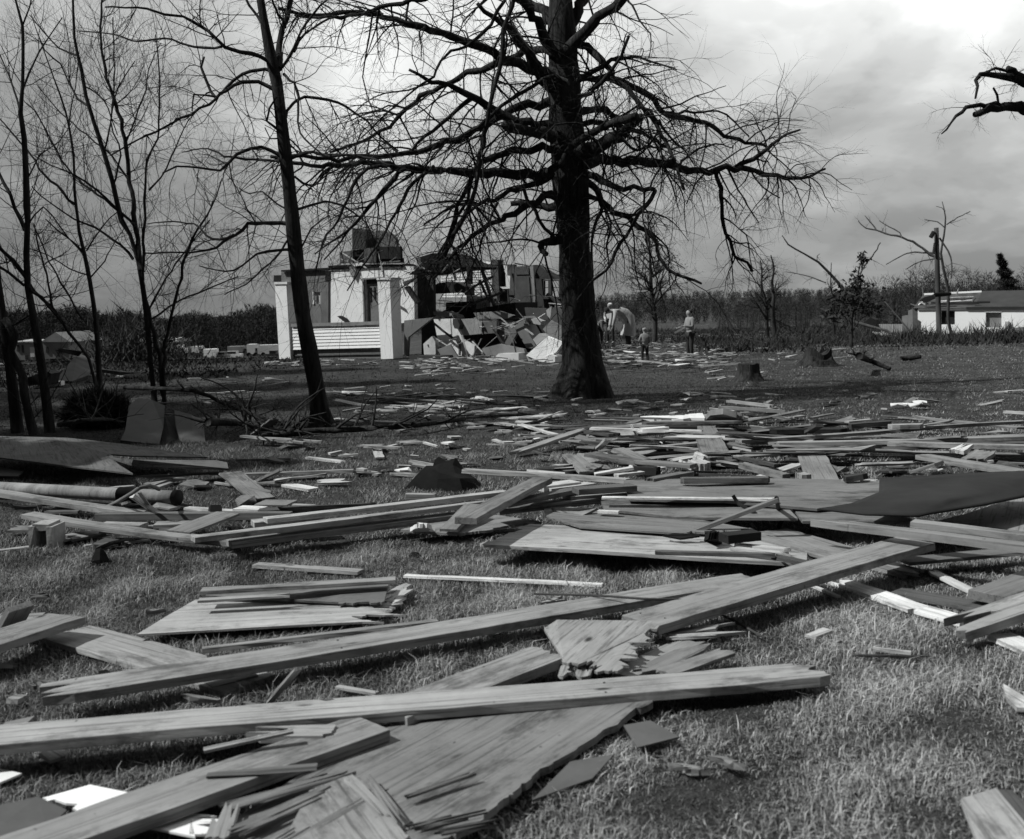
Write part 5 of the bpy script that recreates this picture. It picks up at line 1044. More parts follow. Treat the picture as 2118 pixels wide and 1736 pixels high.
# foreground beams
B('longest near beam, smooth and knotty, lying right across the foreground', 'D', -160, 1532, 1700, 1384, .185, .045, .15, .085, tone=.40, near=True, split=(0, .05), name='beam', cat='beam')
B('long beam behind the near knotty one, its left end chewed on the grass', 'D', 82, 1432, 1555, 1193, .19, .045, .14, .12, tone=.33, near=True, split=(.08, .02), name='beam', cat='beam')
B('thick beam rising from the bottom left corner under the near beam', 'D', -60, 1790, 770, 1492, .2, .05, .10, .105, tone=.3, near=True, name='beam', cat='beam')
B('short splayed beam wedged under the near beam and pointing to the torn plywood', 'D', 800, 1474, 1140, 1344, .2, .05, .09, .12, tone=.32, near=True, name='beam', cat='beam', split=(.02, .02))
B('thick dark sided beam running up to the right from the torn plywood', 'M3', 860, 418, 2530, -60, .235, .05, .14, .2, tone=.3, near=True, name='beam', cat='beam')
B('wide pale plank under the chewed end of the second beam', 'M1', 395, 492, 1500, 800, .26, .03, .05, .05, tone=.34, near=True, name='plank', cat='plank')
B('thick board poking in at the left edge over the pale plank', 'M1', -250, 590, 400, 392, .22, .045, .16, .13, tone=.26, near=True)
B('stubby board end standing behind the left edge board', 'M1', 30, 470, 105, 330, .14, .04, .08, .2, tone=.24, near=True)
B('pale board end showing behind the left edge boards', 'M1', -60, 430, 240, 410, .2, .03, .05, .05, tone=.33)
B('small chip of board on the grass at the left edge', 'M1', 10, 1050, 190, 1010, .07, .03, .06, .08, tone=.24, near=True)
# torn plywood, lower centre
panel('M1', [(820, 507, .07), (1170, 300, .07), (1758, 285, .07), (2340, 300, .07), (2170, 432, .07)], .018, .44, 'pale weathered plywood sheet at the left, splintered along its right side', jag=(3,), jn=26, ja=.14, group=PG)
panel('D', [(425, 1232, .10), (440, 1214, .12), (806, 1198, .13), (795, 1243, .10), (700, 1246, .09)], .02, .16, 'dark striped wall piece lying on the back of the pale weathered sheet', jag=(3,), group=PG)
B('thin board along the back edge of the pale weathered sheet', 'D', 416, 1220, 818, 1195, .08, .03, .16, .17, tone=.3)
B('thin batten across the dark striped wall piece', 'M1', 1190, 296, 1740, 268, .05, .02, .14, .14, tone=.34, split=(0, .05))
for i, (x1, y1, x2, y2, tn) in enumerate(((805, 1240, 850, 1212, .5), (805, 1228, 842, 1206, .42), (800, 1250, 835, 1230, .5))):
    B(['longest pale splinter', 'middle pale splinter', 'shortest pale splinter'][i]+' at the torn right end of the dark striped wall piece', 'D', x1, y1, x2, y2, .06, .015, .07, .07, tone=tn, split=(.06, .06), name='splinter', cat='splinter')
B('thin white strip lying straight on the grass right of the dark striped wall piece', 'D', 838, 1188, 1246, 1209, .05, .02, .05, .05, tone=.68, name='strip', cat='strip')
B('pale narrow board half sunk in grass above the dark striped wall piece', 'D', 527, 1167, 745, 1181, .08, .03, .05, .05, tone=.34)
B('long thin batten between the pale weathered sheet and the second beam', 'D', 418, 1343, 905, 1282, .045, .03, .07, .08, tone=.3)
B('grey plank tip sticking out below the second beam', 'M1', 1230, 800, 1500, 725, .16, .03, .05, .06, tone=.3)
panel('D', [(870, 1470, .06), (1350, 1446, .06), (1100, 1610, .07), (860, 1790, .08), (360, 1790, .05), (560, 1640, .06), (690, 1560, .06)], .045, .21, 'big torn plywood sheet leaning under the near beam at the bottom centre', jag=(1, 2), jn=16, ja=.014, ge=1, group=PG, sag=.004)
panel('D', [(1125, 1300, .14), (1152, 1282, .16), (1352, 1284, .15), (1364, 1296, .14), (1270, 1388, .11), (1165, 1362, .13)], .02, .34, 'torn ply corner with a ragged right edge above the near beam', jag=(3, 4), jn=22, ja=.045, group=PG)
for i, q in enumerate(((1278, 1395, 1440, 1318, .12, .30), (1330, 1392, 1462, 1330, .10, .24), (1375, 1392, 1508, 1345, .09, .27), (1372, 1306, 1530, 1290, .07, .40), (1370, 1318, 1545, 1305, .05, .45), (1165, 1400, 1185, 1350, .05, .42), (1205, 1402, 1222, 1362, .06, .40))):
    B(('broad grey lath right below the ragged ply corner', 'middle lath of the three below the ragged ply corner', 'rightmost short lath just above the near beam', 'pale lath pointing right from the ragged ply corner', 'palest thin lath at the right of the ragged ply corner',
       'upright pale splinter under the left side of the torn ply corner', 'second upright pale splinter under the torn ply corner')[i], 'D', q[0], q[1], q[2], q[3], q[4], .02, .07+.004*i, None, tone=q[5], split=(.05, .1), name='lath', cat='lath')
panel('D', [(1290, 1500, .05), (1345, 1490, .05), (1405, 1524, .05), (1318, 1546, .05)], .01, .13, 'dark grey triangle of board on the grass right of the big torn sheet', group=PG, mat=plain(.1, .2, 4))
panel('D', [(1100, 1655, .04), (1180, 1575, .05), (1270, 1560, .05), (1225, 1610, .04)], .01, .12, 'dark grey strip of board beside the lower right edge of the big torn sheet', group=PG, mat=plain(.1, .2, 4))
# layered pieces lying on the big torn sheet
panel('D', [(640, 1635, .085), (728, 1600, .085), (835, 1740, .095), (690, 1780, .095), (560, 1790, .09)], .015, .3, 'square lighter ply piece on the lower left of the big torn sheet', group=PG, jag=(1,), jn=12, ja=.02)
for i, q in enumerate(((455, 1668, 735, 1590, .07, .26, .14), (470, 1720, 690, 1625, .08, .24, .145), (520, 1765, 640, 1700, .05, .28, .145), (720, 1610, 800, 1690, .05, .4, .15), (755, 1600, 830, 1700, .04, .3, .155), (840, 1650, 985, 1600, .03, .2, .15), (885, 1708, 1010, 1680, .06, .12, .145), (905, 1725, 1040, 1700, .04, .1, .15), (560, 1765, 800, 1630, .04, .22, .14), (720, 1765, 860, 1690, .05, .16, .14), (450, 1735, 475, 1650, .09, .34, .14))):
    B(('top lath of the splintered layers left of the big torn sheet', 'second lath of the splintered layers left of the big torn sheet', 'lowest lath at the bottom left of the big torn sheet', 'pale crosswise lath near the middle of the big torn sheet', 'narrow crosswise lath beside the pale one on the big torn sheet', 'dark sliver lifted from the middle of the big torn sheet',
       'upper dark splinter of the black torn patch on the big torn sheet', 'lower dark splinter of the black torn patch on the big torn sheet', 'long dark lath crossing the square lighter ply piece', 'dark lath at the bottom edge beside the square ply piece', 'short pale upright stick by the left corner of the big torn sheet')[i], 'D', *q[:4], q[4]*.8, .008, q[6]-.052, None, tone=q[5]*.85, split=(.04, .15), near=True, name='lath', cat='lath')
B('short broken board with a notched end lying against the near beam', 'M1', 1450, 1085, 2000, 1085, .10, .03, .11, .11, tone=.34, split=(.15, .02), near=True)
B('thin straight lath below the near beam at the left', 'M1', 1220, 1200, 1758, 1085, .03, .015, .13, .15, tone=.36, name='lath', cat='lath')
B('thin dark lath lying on the bottom left beam', 'M1', 1240, 1352, 1900, 1300, .035, .012, .112, .115, tone=.16, name='lath', cat='lath')
B('thin tilted stick standing in the grass below the second beam', 'M2', 80, 900, 250, 700, .03, .02, .03, .25, tone=.3, name='stick', cat='stick')
B('pale short stick lying in the grass below the second beam', 'M2', 480, 820, 720, 860, .03, .015, .05, .05, tone=.36, name='stick', cat='stick')
# white sheets bottom left
panel('M1', [(255, 1488, .05), (540, 1408, .05), (835, 1468, .05), (640, 1598, .05), (460, 1560, .05)], .012, .75, 'white painted panel lying flat near the bottom left corner', jag=(3, 4), jn=8, ja=.02, group=PG, mat=paint(.75))
panel('M1', [(880, 1660, .05), (1060, 1575, .05), (1260, 1590, .05), (1170, 1720, .05)], .012, .72, 'smaller white panel showing below the bottom left beam', jag=(2,), group=PG, mat=paint(.75))
panel('M1', [(-40, 1305, .05), (130, 1340, .05), (0, 1395, .05), (-60, 1395, .05)], .012, .7, 'white panel corner at the left edge', group=PG, mat=paint(.7))
panel('M1', [(0, 1530, .06), (230, 1480, .07), (400, 1560, .06), (280, 1680, .06), (60, 1736, .06), (-60, 1700, .06)], .012, .10, 'dark grey board under the grass in the bottom left corner', group=PG, mat=plain(.08, .25, 4))
B('bright scrap of board with a nail hole below the near beam at the left', 'M1', 260, 1190, 355, 1250, .07, .02, .06, .05, tone=.42, split=(.02, .02))
B('small pale chip on the grass left of the second beam end', 'M1', 60, 885, 130, 890, .06, .03, .06, .06, tone=.3)
# right foreground
panel('M4', [(1380, 1490, .06), (1590, 1428, .06), (1850, 1736, .06), (1820, 1800, .06), (1500, 1800, .06)], .035, .48, 'pale square-cut plank end with nail holes in the bottom right corner', name='plank', cat='plank', group=BG, mat=wood(.45))
B('dark board edge beside the pale plank end in the bottom right corner', 'M4', 1640, 1440, 1800, 1640, .06, .03, .05, .05, tone=.1)
panel('M4', [(1632, 800, .05), (1800, 900, .05), (1800, 950, .05), (1715, 945, .05), (1650, 880, .05)], .03, .6, 'white pointed scrap of board at the right edge', name='board', cat='board', group=BG, mat=wood(.6))
B('white board lying in grass toward the splintered beam at the right', 'M4', 640, 182, 1150, 360, .13, .03, .05, .05, tone=.72, split=(.1, .02), name='white_board', cat='board')
B('white board continuing from the first one up to the splintered beam', 'M4', 1130, 350, 1420, 432, .12, .03, .06, .06, tone=.7, split=(.02, .02), name='white_board', cat='board')
B('white board leaving the frame at the right edge below the splintered beam', 'M4', 1610, 505, 1850, 610, .13, .03, .06, .06, tone=.72, name='white_board', cat='board')
B('thin bright splinter left of the white boards', 'M4', 455, 190, 650, 272, .025, .02, .05, .05, tone=.6, name='splinter', cat='splinter')
B('beam with a pale splintered tip coming in from the right edge', 'M4', 1300, 470, 1900, 270, .19, .05, .08, .17, tone=.33, near=True, split=(.3, 0), name='beam', cat='beam')
B('dark grey board half hidden in grass behind the white boards', 'M4', 990, 240, 1550, 345, .14, .03, .05, .05, tone=.14)
B('grey board end with a sawn face above the splintered beam', 'M4', 1540, 265, 1900, 130, .2, .06, .10, .12, tone=.2, near=True)
B('pale splinter curving through the grass at the far right', 'M4', 1185, 115, 1520, 270, .07, .02, .05, .05, tone=.5, split=(.1, .15), name='splinter', cat='splinter')
B('pale board end poking out right of the dark sided beam', 'M4', 800, 60, 1130, 150, .19, .03, .06, .06, tone=.3, split=(0, .1))
B('white chip in the grass below the second beam, near its middle', 'M2', 1340, 495, 1510, 465, .09, .02, .05, .05, tone=.7, split=(.04, .05), name='chip', cat='chip')
B('small pale stick lying in the open grass at the right', 'M4', 850, 590, 1080, 615, .025, .02, .06, .06, tone=.5, name='stick', cat='stick')
B('dark twig lying behind the small pale stick in the open grass', 'M4', 740, 628, 1180, 634, .015, .015, .05, .05, tone=.06, name='stick', cat='stick')
B('pale crumpled chip in the open grass right of the ragged ply corner', 'M4', 480, 520, 590, 478, .06, .02, .05, .05, tone=.45, name='chip', cat='chip')
# ------------------------------------------------------------------ middle pile
panel('L3', [(-100, 1150, .14), (260, 1005, .14), (1400, 1050, .13), (1900, 1110, .12), (2260, 1175, .12), (2250, 1290, .12), (1400, 1245, .13), (600, 1190, .14)], .035, .40, 'largest pale plywood sheet, lying flat in the middle of the debris', jag=(0,), jn=10, ja=.03, group=PG, sag=.003)
panel('D', [(1120, 1040, .17), (1250, 1058, .16), (1420, 1070, .16), (1560, 1095, .15), (1424, 1104, .16), (1200, 1090, .16), (1130, 1068, .17)], .02, .22, 'grey plywood piece lapping over the back of the largest pale sheet', jag=(3,), group=PG)
panel('D', [(1240, 1030, .22), (1610, 1033, .22), (1650, 1072, .19), (1400, 1070, .17), (1250, 1053, .19)], .03, .20, 'grey wall sheet with a white front strip, behind the largest pale sheet', group=PG, mat=sheetwood(.21))
B('thin white trim along the top of the grey wall sheet', 'D', 1245, 1029, 1606, 1031, .06, .02, .26, .26, tone=.72, name='strip', cat='strip')
panel('D', [(1290, 993, .24), (1520, 988, .24), (1818, 993, .26), (1826, 1010, .26), (1800, 1036, .24), (1690, 1052, .22), (1500, 1036, .24), (1300, 1032, .24)], .03, .21, 'long grey wall panel left of the dark curved roofing', group=PG, mat=sheetwood(.21))
panel('D', [(1640, 1050, .2), (1800, 1045, .2), (1900, 1080, .18), (1660, 1078, .18)], .03, .17, 'grey panel piece under the near edge of the dark curved roofing', group=PG, mat=sheetwood(.19))
# dark curved roofing sheet
def curved():
    rows = [[(1696, 1052, .28), (1790, 1063, .28), (1900, 1066, .28), (2040, 1042, .3), (2200, 1010, .3)], [(1760, 1041, .31), (1860, 1046, .31), (1960, 1035, .33), (2090, 1012, .33), (2240, 980, .34)], [(1818, 1018, .32), (1900, 1014, .34), (2000, 1004, .35), (2110, 991, .36), (2260, 960, .36)], [(1819, 988, .32), (1900, 985, .34), (2000, 978, .36), (2118, 974, .37), (2280, 940, .38)]]
    G3 = [[G(*q) for q in r] for r in rows]
    fine = []
    for r in G3: P, _ = resample(r, [0]*len(r), .15 if False else 10); fine.append([r[int(t)]*(1-(t-int(t))) + r[min(int(t)+1, 4)]*(t-int(t)) for t in [i/6 for i in range(25)]])
    V = []; nr = 13
    for i in range(nr):
        t = i/(nr-1)*3; j = min(int(t), 2); f = t-j; f = f*f*(3-2*f)*.5+f*.5
        for c in range(25): V.append(fine[j][c]*(1-f)+fine[j+1][c]*f)
    Fc = [[i*25+c, i*25+c+1, (i+1)*25+c+1, (i+1)*25+c] for i in range(nr-1) for c in range(24)]
    o = meshobj('roofing_sheet', V, Fc, plain(.02, .35, 3, .85, .3), smooth=True); so_ = o.modifiers.new('thick', 'SOLIDIFY'); so_.thickness = .012
    tag(o, 'large dark curved roofing sheet sweeping up at the right edge', 'roofing', PG); footprint([G3[0][0], G3[0][-1], G3[-1][-1], G3[-1][0]], .1)
curved()
panel('L4', [(1480, 985, .14), (1700, 930, .15), (2118, 800, .16), (2500, 740, .16), (2500, 1130, .14), (2118, 1060, .14), (1700, 1000, .14)], .03, .24, 'light grey wall sheet under the dark curved roofing at the right edge', group=PG, mat=sheetwood(.26))
B('long board with a torn left tip below the dark curved roofing', 'L4', 560, 965, 2400, 1180, .09, .05, .26, .3, tone=.26, split=(.2, 0), near=True)
B('board with a square dark end below the light grey wall sheet', 'L4', 1310, 985, 2400, 1110, .10, .05, .28, .26, tone=.28)
B('grey plank running under the dark sided beam, toward the camera', 'L4', 300, 1050, 900, 1230, .22, .03, .1, .1, tone=.27)
B('pale plank running from the brush pieces to the dark sided beam', 'L4', 180, 1080, 820, 1250, .12, .03, .14, .12, tone=.3)
B('grey board tip in the dark gap right of the dark sided beam', 'L4', 1250, 1270, 2118, 1190, .13, .03, .08, .1, tone=.16)
for i, q in enumerate(((0, 1140, 430, 1180, .05, .5), (0, 1175, 440, 1220, .05, .5), (-550, 1200, 320, 1225, .05, .12), (300, 1222, 560, 1275, .06, .08))):
    B(('pale batten at the back right of the largest pale sheet', 'second pale batten on the right of the largest pale sheet', 'long black batten lying on the right half of the largest pale sheet', 'short dark stick off the end of the black batten')[i], 'L4', *q[:4], q[4], .03, .17+.01*(i == 2), None, tone=q[5], split=(.03, .05), name='batten', cat='batten')
B('slim stick propped from the largest pale sheet up to the right', 'L3', 1415, 1055, 2040, 820, .05, .04, .15, .34, tone=.2, name='stick', cat='stick')
def wirey(name, label, cat, s, pts, r, m, group=None):
    P = [G(*S(s, x, y), h) for x, y, h in pts]; P, rr = resample(P, [r]*len(P), .06); T = Tubes(); T.add(P, rr, 6, cap=True); tag(T.build(name, m), label, cat, group)
wirey('bent_wire', 'bent dark rod leaning over the propped slim stick, left one', 'rod', 'L3', [(1720, 800, .3), (1760, 860, .25), (1870, 920, .2), (1990, 1030, .1)], .012, plain(.04, .2, 5), 'bent dark rods')
wirey('bent_wire', 'bent dark rod right of the propped slim stick', 'rod', 'L3', [(2035, 820, .34), (2050, 900, .2), (2075, 980, .1), (2050, 1030, .05)], .015, plain(.04, .2, 5), 'bent dark rods')
panel('L3', [(1520, 1080, .16), (1560, 1055, .22), (1620, 1060, .22), (1650, 1105, .16)], .08, .03, 'black crumpled roofing scrap on the back of the largest pale sheet', 'roofing_scrap', 'roofing', mat=ROOFM, jag=(1,))
B('black charred log on the back right of the largest pale sheet', 'L3', 1650, 1075, 1885, 1050, .1, .08, .24, .24, tone=.02)
panel('L3', [(1210, 1085, .17), (1300, 1070, .18), (1420, 1075, .18), (1480, 1090, .17), (1340, 1110, .16)], .02, .03, 'flat black shingle scrap at the foot of the propped slim stick', 'shingle', 'shingle', mat=ROOFM, jag=(0, 2), jn=8, ja=.03)
# the long double beams from the left of centre
for lab, s, x1, y1, x2, y2, w, h, tn in (
  ('topmost of the bundled long boards left of centre', 'L2', 60, 960, 1800, 765, .09, .26, .45), ('second of the bundled long boards, its face catching light', 'L2', -460, 1100, 1640, 835, .09, .22, .42),
  ('lowest bundled long board, running furthest left over the grass', 'L2', -200, 1130, 1450, 925, .12, .16, .30), ('short pale board end under the left of the bundled boards', 'L2', -30, 985, 470, 940, .13, .2, .45),
  ('board continuing the bundle to the right behind the crossing plank', 'L3', 0, 890, 770, 800, .13, .24, .22), ('dark board above it in the bundle, right of the crossing plank', 'L3', 60, 850, 600, 745, .1, .3, .18),
  ('dark topped board ending in the middle of the bundle', 'L3', 580, 745, 1000, 715, .13, .34, .14), ('grey short board under the dark topped one', 'L3', 520, 800, 1035, 760, .15, .26, .28),
  ('bright board end above the bundle, right of the crossing plank', 'L3', 310, 725, 580, 690, .14, .3, .52), ('second bright board end above the bundle', 'L3', 380, 748, 700, 705, .10, .28, .5)):
    B(lab, s, x1, y1, x2, y2, w, .04 if w < .11 else .05, h-.04, None, tone=tn, near=True)
B('plank crossing over the bundled boards toward the upper right', 'L3', -210, 960, 350, 668, .14, .05, .32, .34, tone=.2, near=True)
B('shorter plank under the crossing one', 'L2', 1380, 1040, 1560, 860, .12, .03, .12, .2, tone=.22)
B('long thin pole-like board running into the bundle from the left of the tarp mound', 'L3', -220, 605, 960, 680, .075, .04, .2, .24, tone=.36, near=True)
panel('L2', [(1040, 1045, .08), (1180, 1010, .09), (1740, 940, .1), (2060, 990, .09), (1440, 1075, .08)], .03, .26, 'grey sheet between the bundled boards and the largest pale sheet', jag=(3,), jn=18, ja=.03, group=PG)
panel('L2', [(1110, 1030, .1), (1160, 1000, .16), (1240, 1000, .16), (1290, 1035, .1)], .05, .6, 'white crumpled scrap beside the foot of the crossing plank', 'crumpled_scrap', 'scrap', mat=WHITE2, jag=(0, 1, 2), jn=5, ja=.03)
panel('L3', [(400, 885, .2), (620, 890, .2), (740, 890, .2), (600, 960, .15), (430, 935, .15)], .05, .28, 'pale board block between the bundle and the grey plywood piece', group=PG)
B('short white strip right of the pale board block', 'L3', 750, 900, 900, 908, .05, .03, .2, .2, tone=.7, name='strip', cat='strip')
# tarp mound
def mound(label, s, pts, m, hh):
    P = [G(*S(s, x, y)) for x, y in pts]; c = sum(P, Vector())/len(P); V = []; n = len(P); Fc = []
    wx = max(p.x for p in P)-min(p.x for p in P)
    for rr_, h in ((1, 0), (.8, .4), (.5, .7), (.15, .95)):
        for p in P: cc_ = c+Vector((max(-.10, min(.10, (p.x-c.x)/wx))*wx*(1-rr_), 0, 0)); q = cc_+(p-cc_)*rr_*random.uniform(.85, 1.12); V.append(Vector((q.x, q.y, zg(q.x, q.y)+h*hh*random.uniform(.7, 1.15))))
    for i in range(3):
        for j in range(n): Fc.append([i*n+j, i*n+(j+1) % n, (i+1)*n+(j+1) % n, (i+1)*n+j])
    V.append(c+Vector((0, 0, hh*.9))); Fc += [[3*n+j, 3*n+(j+1) % n, 4*n] for j in range(n)]
    o = meshobj('tarp_mound', V, Fc, m, smooth=False); tag(o, label, 'tarp')
mound('black pointed heap of roofing felt left of the crossing plank', 'L2', [(1100, 750), (1180, 720), (1330, 705), (1480, 715), (1640, 745), (1500, 775), (1300, 768)], ROOFM, .24)
mound('small black scrap of roofing felt on the grass at the left', 'M1', [(525, 105), (560, 70), (640, 62), (668, 78), (600, 98)], ROOFM, .09)
mound('tiny black scrap in the grass left of the largest pale sheet', 'L2', [(1090, 1245), (1150, 1235), (1210, 1255), (1150, 1268)], ROOFM, .04)
# lying utility pole with fittings, left
def lying_pole():
    a = G(*S('L1', -500, 720), .10); b = G(*S('L1', 1280, 815), .10); root = empty('fallen_pole', a, 'fallen round pole with a dark sawn end at the left', 'pole')
    d = (b-a).normalized(); T = Tubes(); P, rr = resample([a, (a*2+b)/3, (a+b*2)/3, b], [.125, .12, .12, .125], .2); T.add(P, [.053]*len(P), 16, cap=True); T.build('shaft', material('bark', .22, .35, 6, .85, .5), root)
    T = Tubes(); T.add([b-d*.02, b+d*.012], [.062, .06], 16, cap=True); T.build('end_face', DARK, root)
    T = Tubes(); c = b-d*.55; T.add([c, c+d*.16], [.062, .064], 16, cap=True); T.build('collar', DARK, root)
    footprint([a+Vector((0, -.15, 0)), b+Vector((0, -.15, 0)), b+Vector((0, .15, 0)), a+Vector((0, .15, 0))], 0)
lying_pole()
wirey('bent_cable', 'bowed cable arching over the fallen pole', 'cable', 'L1', [(700, 910, .02), (820, 860, .1), (950, 785, .28), (1010, 745, .36), (1080, 728, .36), (1150, 755, .3)], .014, plain(.13, .2, 6))
wirey('bent_cable', 'loose thin cable curling beside the second beam at the far right', 'cable', 'M3', [(240, 265, .06), (600, 275, .13), (900, 295, .16), (1150, 305, .14), (1290, 360, .12), (1420, 420, .05), (1620, 530, .03)], .006, plain(.05, .2, 6))
B('white prop stick leaning against the fallen pole', 'L1', 960, 785, 1150, 915, .06, .04, .24, .08, tone=.6, near=True)
B('thin white lath beside the white prop stick', 'L1', 1000, 765, 1090, 890, .025, .02, .3, .1, tone=.5, name='lath', cat='lath')
B('long curved board left of the white prop stick', 'L1', -200, 735, 1040, 920, .11, .05, .14, .1, tone=.3, near=True)
B('long dark board behind the curved crossing board', 'L1', 700, 930, 2100, 920, .08, .06, .14, .16, tone=.16, near=True)
B('long bowed board sweeping from the left to the bundled boards', 'L1', 200, 925, 1780, 1130, .12, .04, .16, .1, tone=.3, near=True, bend=-.02)
B('short pale pipe-like board with a dark end', 'L1', 740, 998, 1040, 1003, .11, .08, .12, .12, tone=.36, near=True)
B('board joining the dark ended one to the bundle', 'L1', 1120, 1000, 1500, 985, .13, .04, .12, .12, tone=.28)
B('grey kite shaped board over the left of the bundle', 'L1', 1290, 1060, 1650, 925, .2, .02, .18, .22, tone=.24)
B('white scrap board at the back of the bundle, left', 'L1', 1720, 880, 1900, 888, .15, .06, .1, .1, tone=.65)
B('dark block at the right of the white scrap board', 'L1', 1880, 900, 2010, 890, .12, .1, .16, .16, tone=.08)
B('pale thin board under the white prop stick', 'L1', 1350, 880, 1720, 905, .07, .03, .08, .08, tone=.5)
panel('L1', [(1505, 890, .14), (1520, 868, .2), (1590, 866, .2), (1605, 890, .14)], .08, .03, 'round black cap beside the pale thin board', 'cap', 'cap', mat=DARK)
B('grey plank angled down from the fallen grey panel tip', 'L1', 1660, 630, 1890, 820, .2, .02, .1, .05, tone=.24)
B('grey flat board at the foot of the angled grey plank', 'L1', 1880, 845, 2110, 850, .22, .02, .08, .08, tone=.24)
B('wide grey board on the grass behind the concrete block', 'L1', 400, 1125, 720, 1050, .14, .02, .05, .05, tone=.17)
B('thin pale strip right of the concrete block', 'L1', 610, 1160, 950, 1110, .035, .02, .05, .05, tone=.4, name='strip', cat='strip')
B('shorter thin pale strip right of the first thin one', 'L1', 880, 1140, 1080, 1115, .03, .02, .05, .05, tone=.42, name='strip', cat='strip')
B('whitish strip in the grass at the left edge', 'L1', -50, 1200, 220, 1165, .05, .02, .05, .05, tone=.4, name='strip', cat='strip')
def block():
    g = G(*S('L1', 300, 1205)); k = g.y/F*.28637; root = empty('concrete_block', g, 'broken pale concrete block standing on the grass at the left', 'concrete block'); Mx = plain(.3, .2, 14, .95, .6)
    def bxx(nm, x0, x1, z0, z1, y0, y1, m=Mx):
        V = [g+Vector((x, y, zz_)) for zz_ in (z0, z1) for x, y in ((x0, y0), (x1, y0), (x1, y1), (x0, y1))]; V = [v+Vector((random.uniform(-1, 1), random.uniform(-1, 1), random.uniform(-1, 1)))*.004 for v in V]
        o = meshobj(nm, V, [[3, 2, 1, 0], [4, 5, 6, 7], [0, 1, 5, 4], [1, 2, 6, 5], [2, 3, 7, 6], [3, 0, 4, 7]], m, parent=root, loc=g)
    bxx('leg', -88*k, -38*k, 0, 190*k, 0, .2); bxx('leg', 38*k, 88*k, 0, 180*k, 0, .2); bxx('web', -38*k, 38*k, 0, 130*k, .08, .12, plain(.12, .2, 10)); bxx('top', -60*k, 60*k, 150*k, 200*k, .005, .19)
block()
# fallen grey panels left edge; panels and leaning sheets darkened in place of shade
panel('L1', [(-300, 350, .22), (0, 370, .26), (480, 382, .24), (920, 430, .2), (1500, 522, .14), (960, 512, .2), (800, 500, .22), (850, 570, .2), (960, 640, .14), (700, 610, .16), (0, 525, .2), (-300, 510, .22)], .025, .17, 'large fallen grey wall panel at the left edge', group=PG, mat=sheetwood(.14))
panel('L1', [(780, 520, .24), (960, 540, .24), (1560, 545, .16), (1640, 560, .15), (1650, 605, .12), (1300, 590, .16), (950, 572, .2)], .03, .17, 'grey clapboard strip lying over the tip of the large fallen panel', group=PG, mat=sheetwood(.14))
panel('L1', [(1000, 655, .08), (1640, 622, .1), (1650, 632, .08), (1080, 668, .06)], .02, .15, 'narrow dark board under the tip of the large fallen panel', group=PG, mat=plain(.12, .15, 3))
panel('L1', [(-300, 580, .1), (0, 590, .1), (170, 625, .08), (130, 660, .05), (-300, 650, .05)], .02, .12, 'dark grey board under the large fallen panel at the left edge', group=PG, mat=plain(.1, .15, 3))
d0 = G(260/1.0, 950).y
panel('L1', [(870, 400), (905, 330), (930, 150), (1000, 95), (1100, 110), (1190, 150), (1180, 300), (1150, 430), (1000, 415)], .03, .16, 'curled grey metal sheet leaning behind the large fallen panel', 'metal_sheet', 'metal sheet', Yd=[12.9, 13.2, 14, 14.3, 14.3, 14.1, 13.5, 12.9, 12.9], mat=plain(.07, .25, 3, .6, .1))
panel('L1', [(1260, 180), (1380, 215), (1468, 262), (1482, 400), (1480, 470), (1400, 490), (1300, 400), (1270, 300)], .03, .14, 'smaller grey sheet leaning right of the curled metal sheet', 'metal_sheet', 'metal sheet', Yd=[13.9, 13.9, 13.8, 13.1, 12.8, 12.7, 13.1, 13.5], mat=plain(.06, .25, 3, .6, .1))
panel('L1', [(1150, 430), (1185, 200), (1260, 185), (1285, 380), (1400, 485), (1250, 470)], .03, .03, 'dark piece drawing the curved shadow between the two leaning sheets', 'shadow_sheet', 'metal sheet', Yd=[13.1, 14.1, 14.2, 13.4, 12.8, 12.9], mat=DARK)  # draws the curved shadow between the leaning sheets as a dark piece
# thin branches lying behind
def lying_branch(label, s, pts, r0, r1, tw_=.35, n=14):
    P = [G(*S(s, x, y), h) for x, y, h in pts]; P, rr = resample(P, [r0+(r1-r0)*i/(len(pts)-1) for i in range(len(pts))], .2); T = Tubes(); T.add(P, rr, 7, cap=True)
    for _ in range(n):
        i = random.randint(1, max(1, len(P)-2)); twig(T, P[i], Vector((random.gauss(0, 1), random.gauss(0, 1), abs(random.gauss(0, .7)))), tw_*random.uniform(.5, 1.6), rr[i]*.5, 1, 0, .02, 3)
    tag(T.build('fallen_branch', BARK2), label, 'branch', 'broken branches on the ground')
lying_branch('long branch lying across the grass past the foot of the leaning tree', 'L2', [(20, 370, .1), (300, 345, .08), (700, 320, .1), (1100, 295, .12), (1500, 245, .08)], .05, .03, .5, 22)
lying_branch('thin branch slanting down to the leaning tree from the upper left', 'L1', [(900, 20, .5), (1400, 45, .5), (1600, 130, .35), (1850, 225, .25), (2100, 300, .1)], .03, .02, .3, 10)
lying_branch('tangled dark branch left of the foot of the leaning tree', 'L1', [(1500, 270, .25), (1700, 275, .2), (1950, 350, .1), (2110, 330, .2)], .05, .03, .6, 22)
lying_branch('dark branch under the spiky evergreen bush', 'L1', [(420, 290, .3), (600, 260, .35), (760, 250, .3), (900, 275, .2)], .03, .02, .4, 12)
lying_branch('dark branch end in the grass below the round stump', 'Z8', [(-330, 1000, .5), (-220, 1080, .3), (0, 1140, .1)], .04, .02, .5, 6)
lying_branch('short dark log resting on the ground right of the jagged stump', 'Z8', [(1100, 1270, .04), (1180, 1262, .06), (1265, 1250, .1)], .07, .05, .2, 1)
lying_branch('dark forked branch right of the jagged stump', 'Z8', [(755, 1245, .4), (850, 1285, .2), (1010, 1350, .05)], .08, .04, .3, 3)
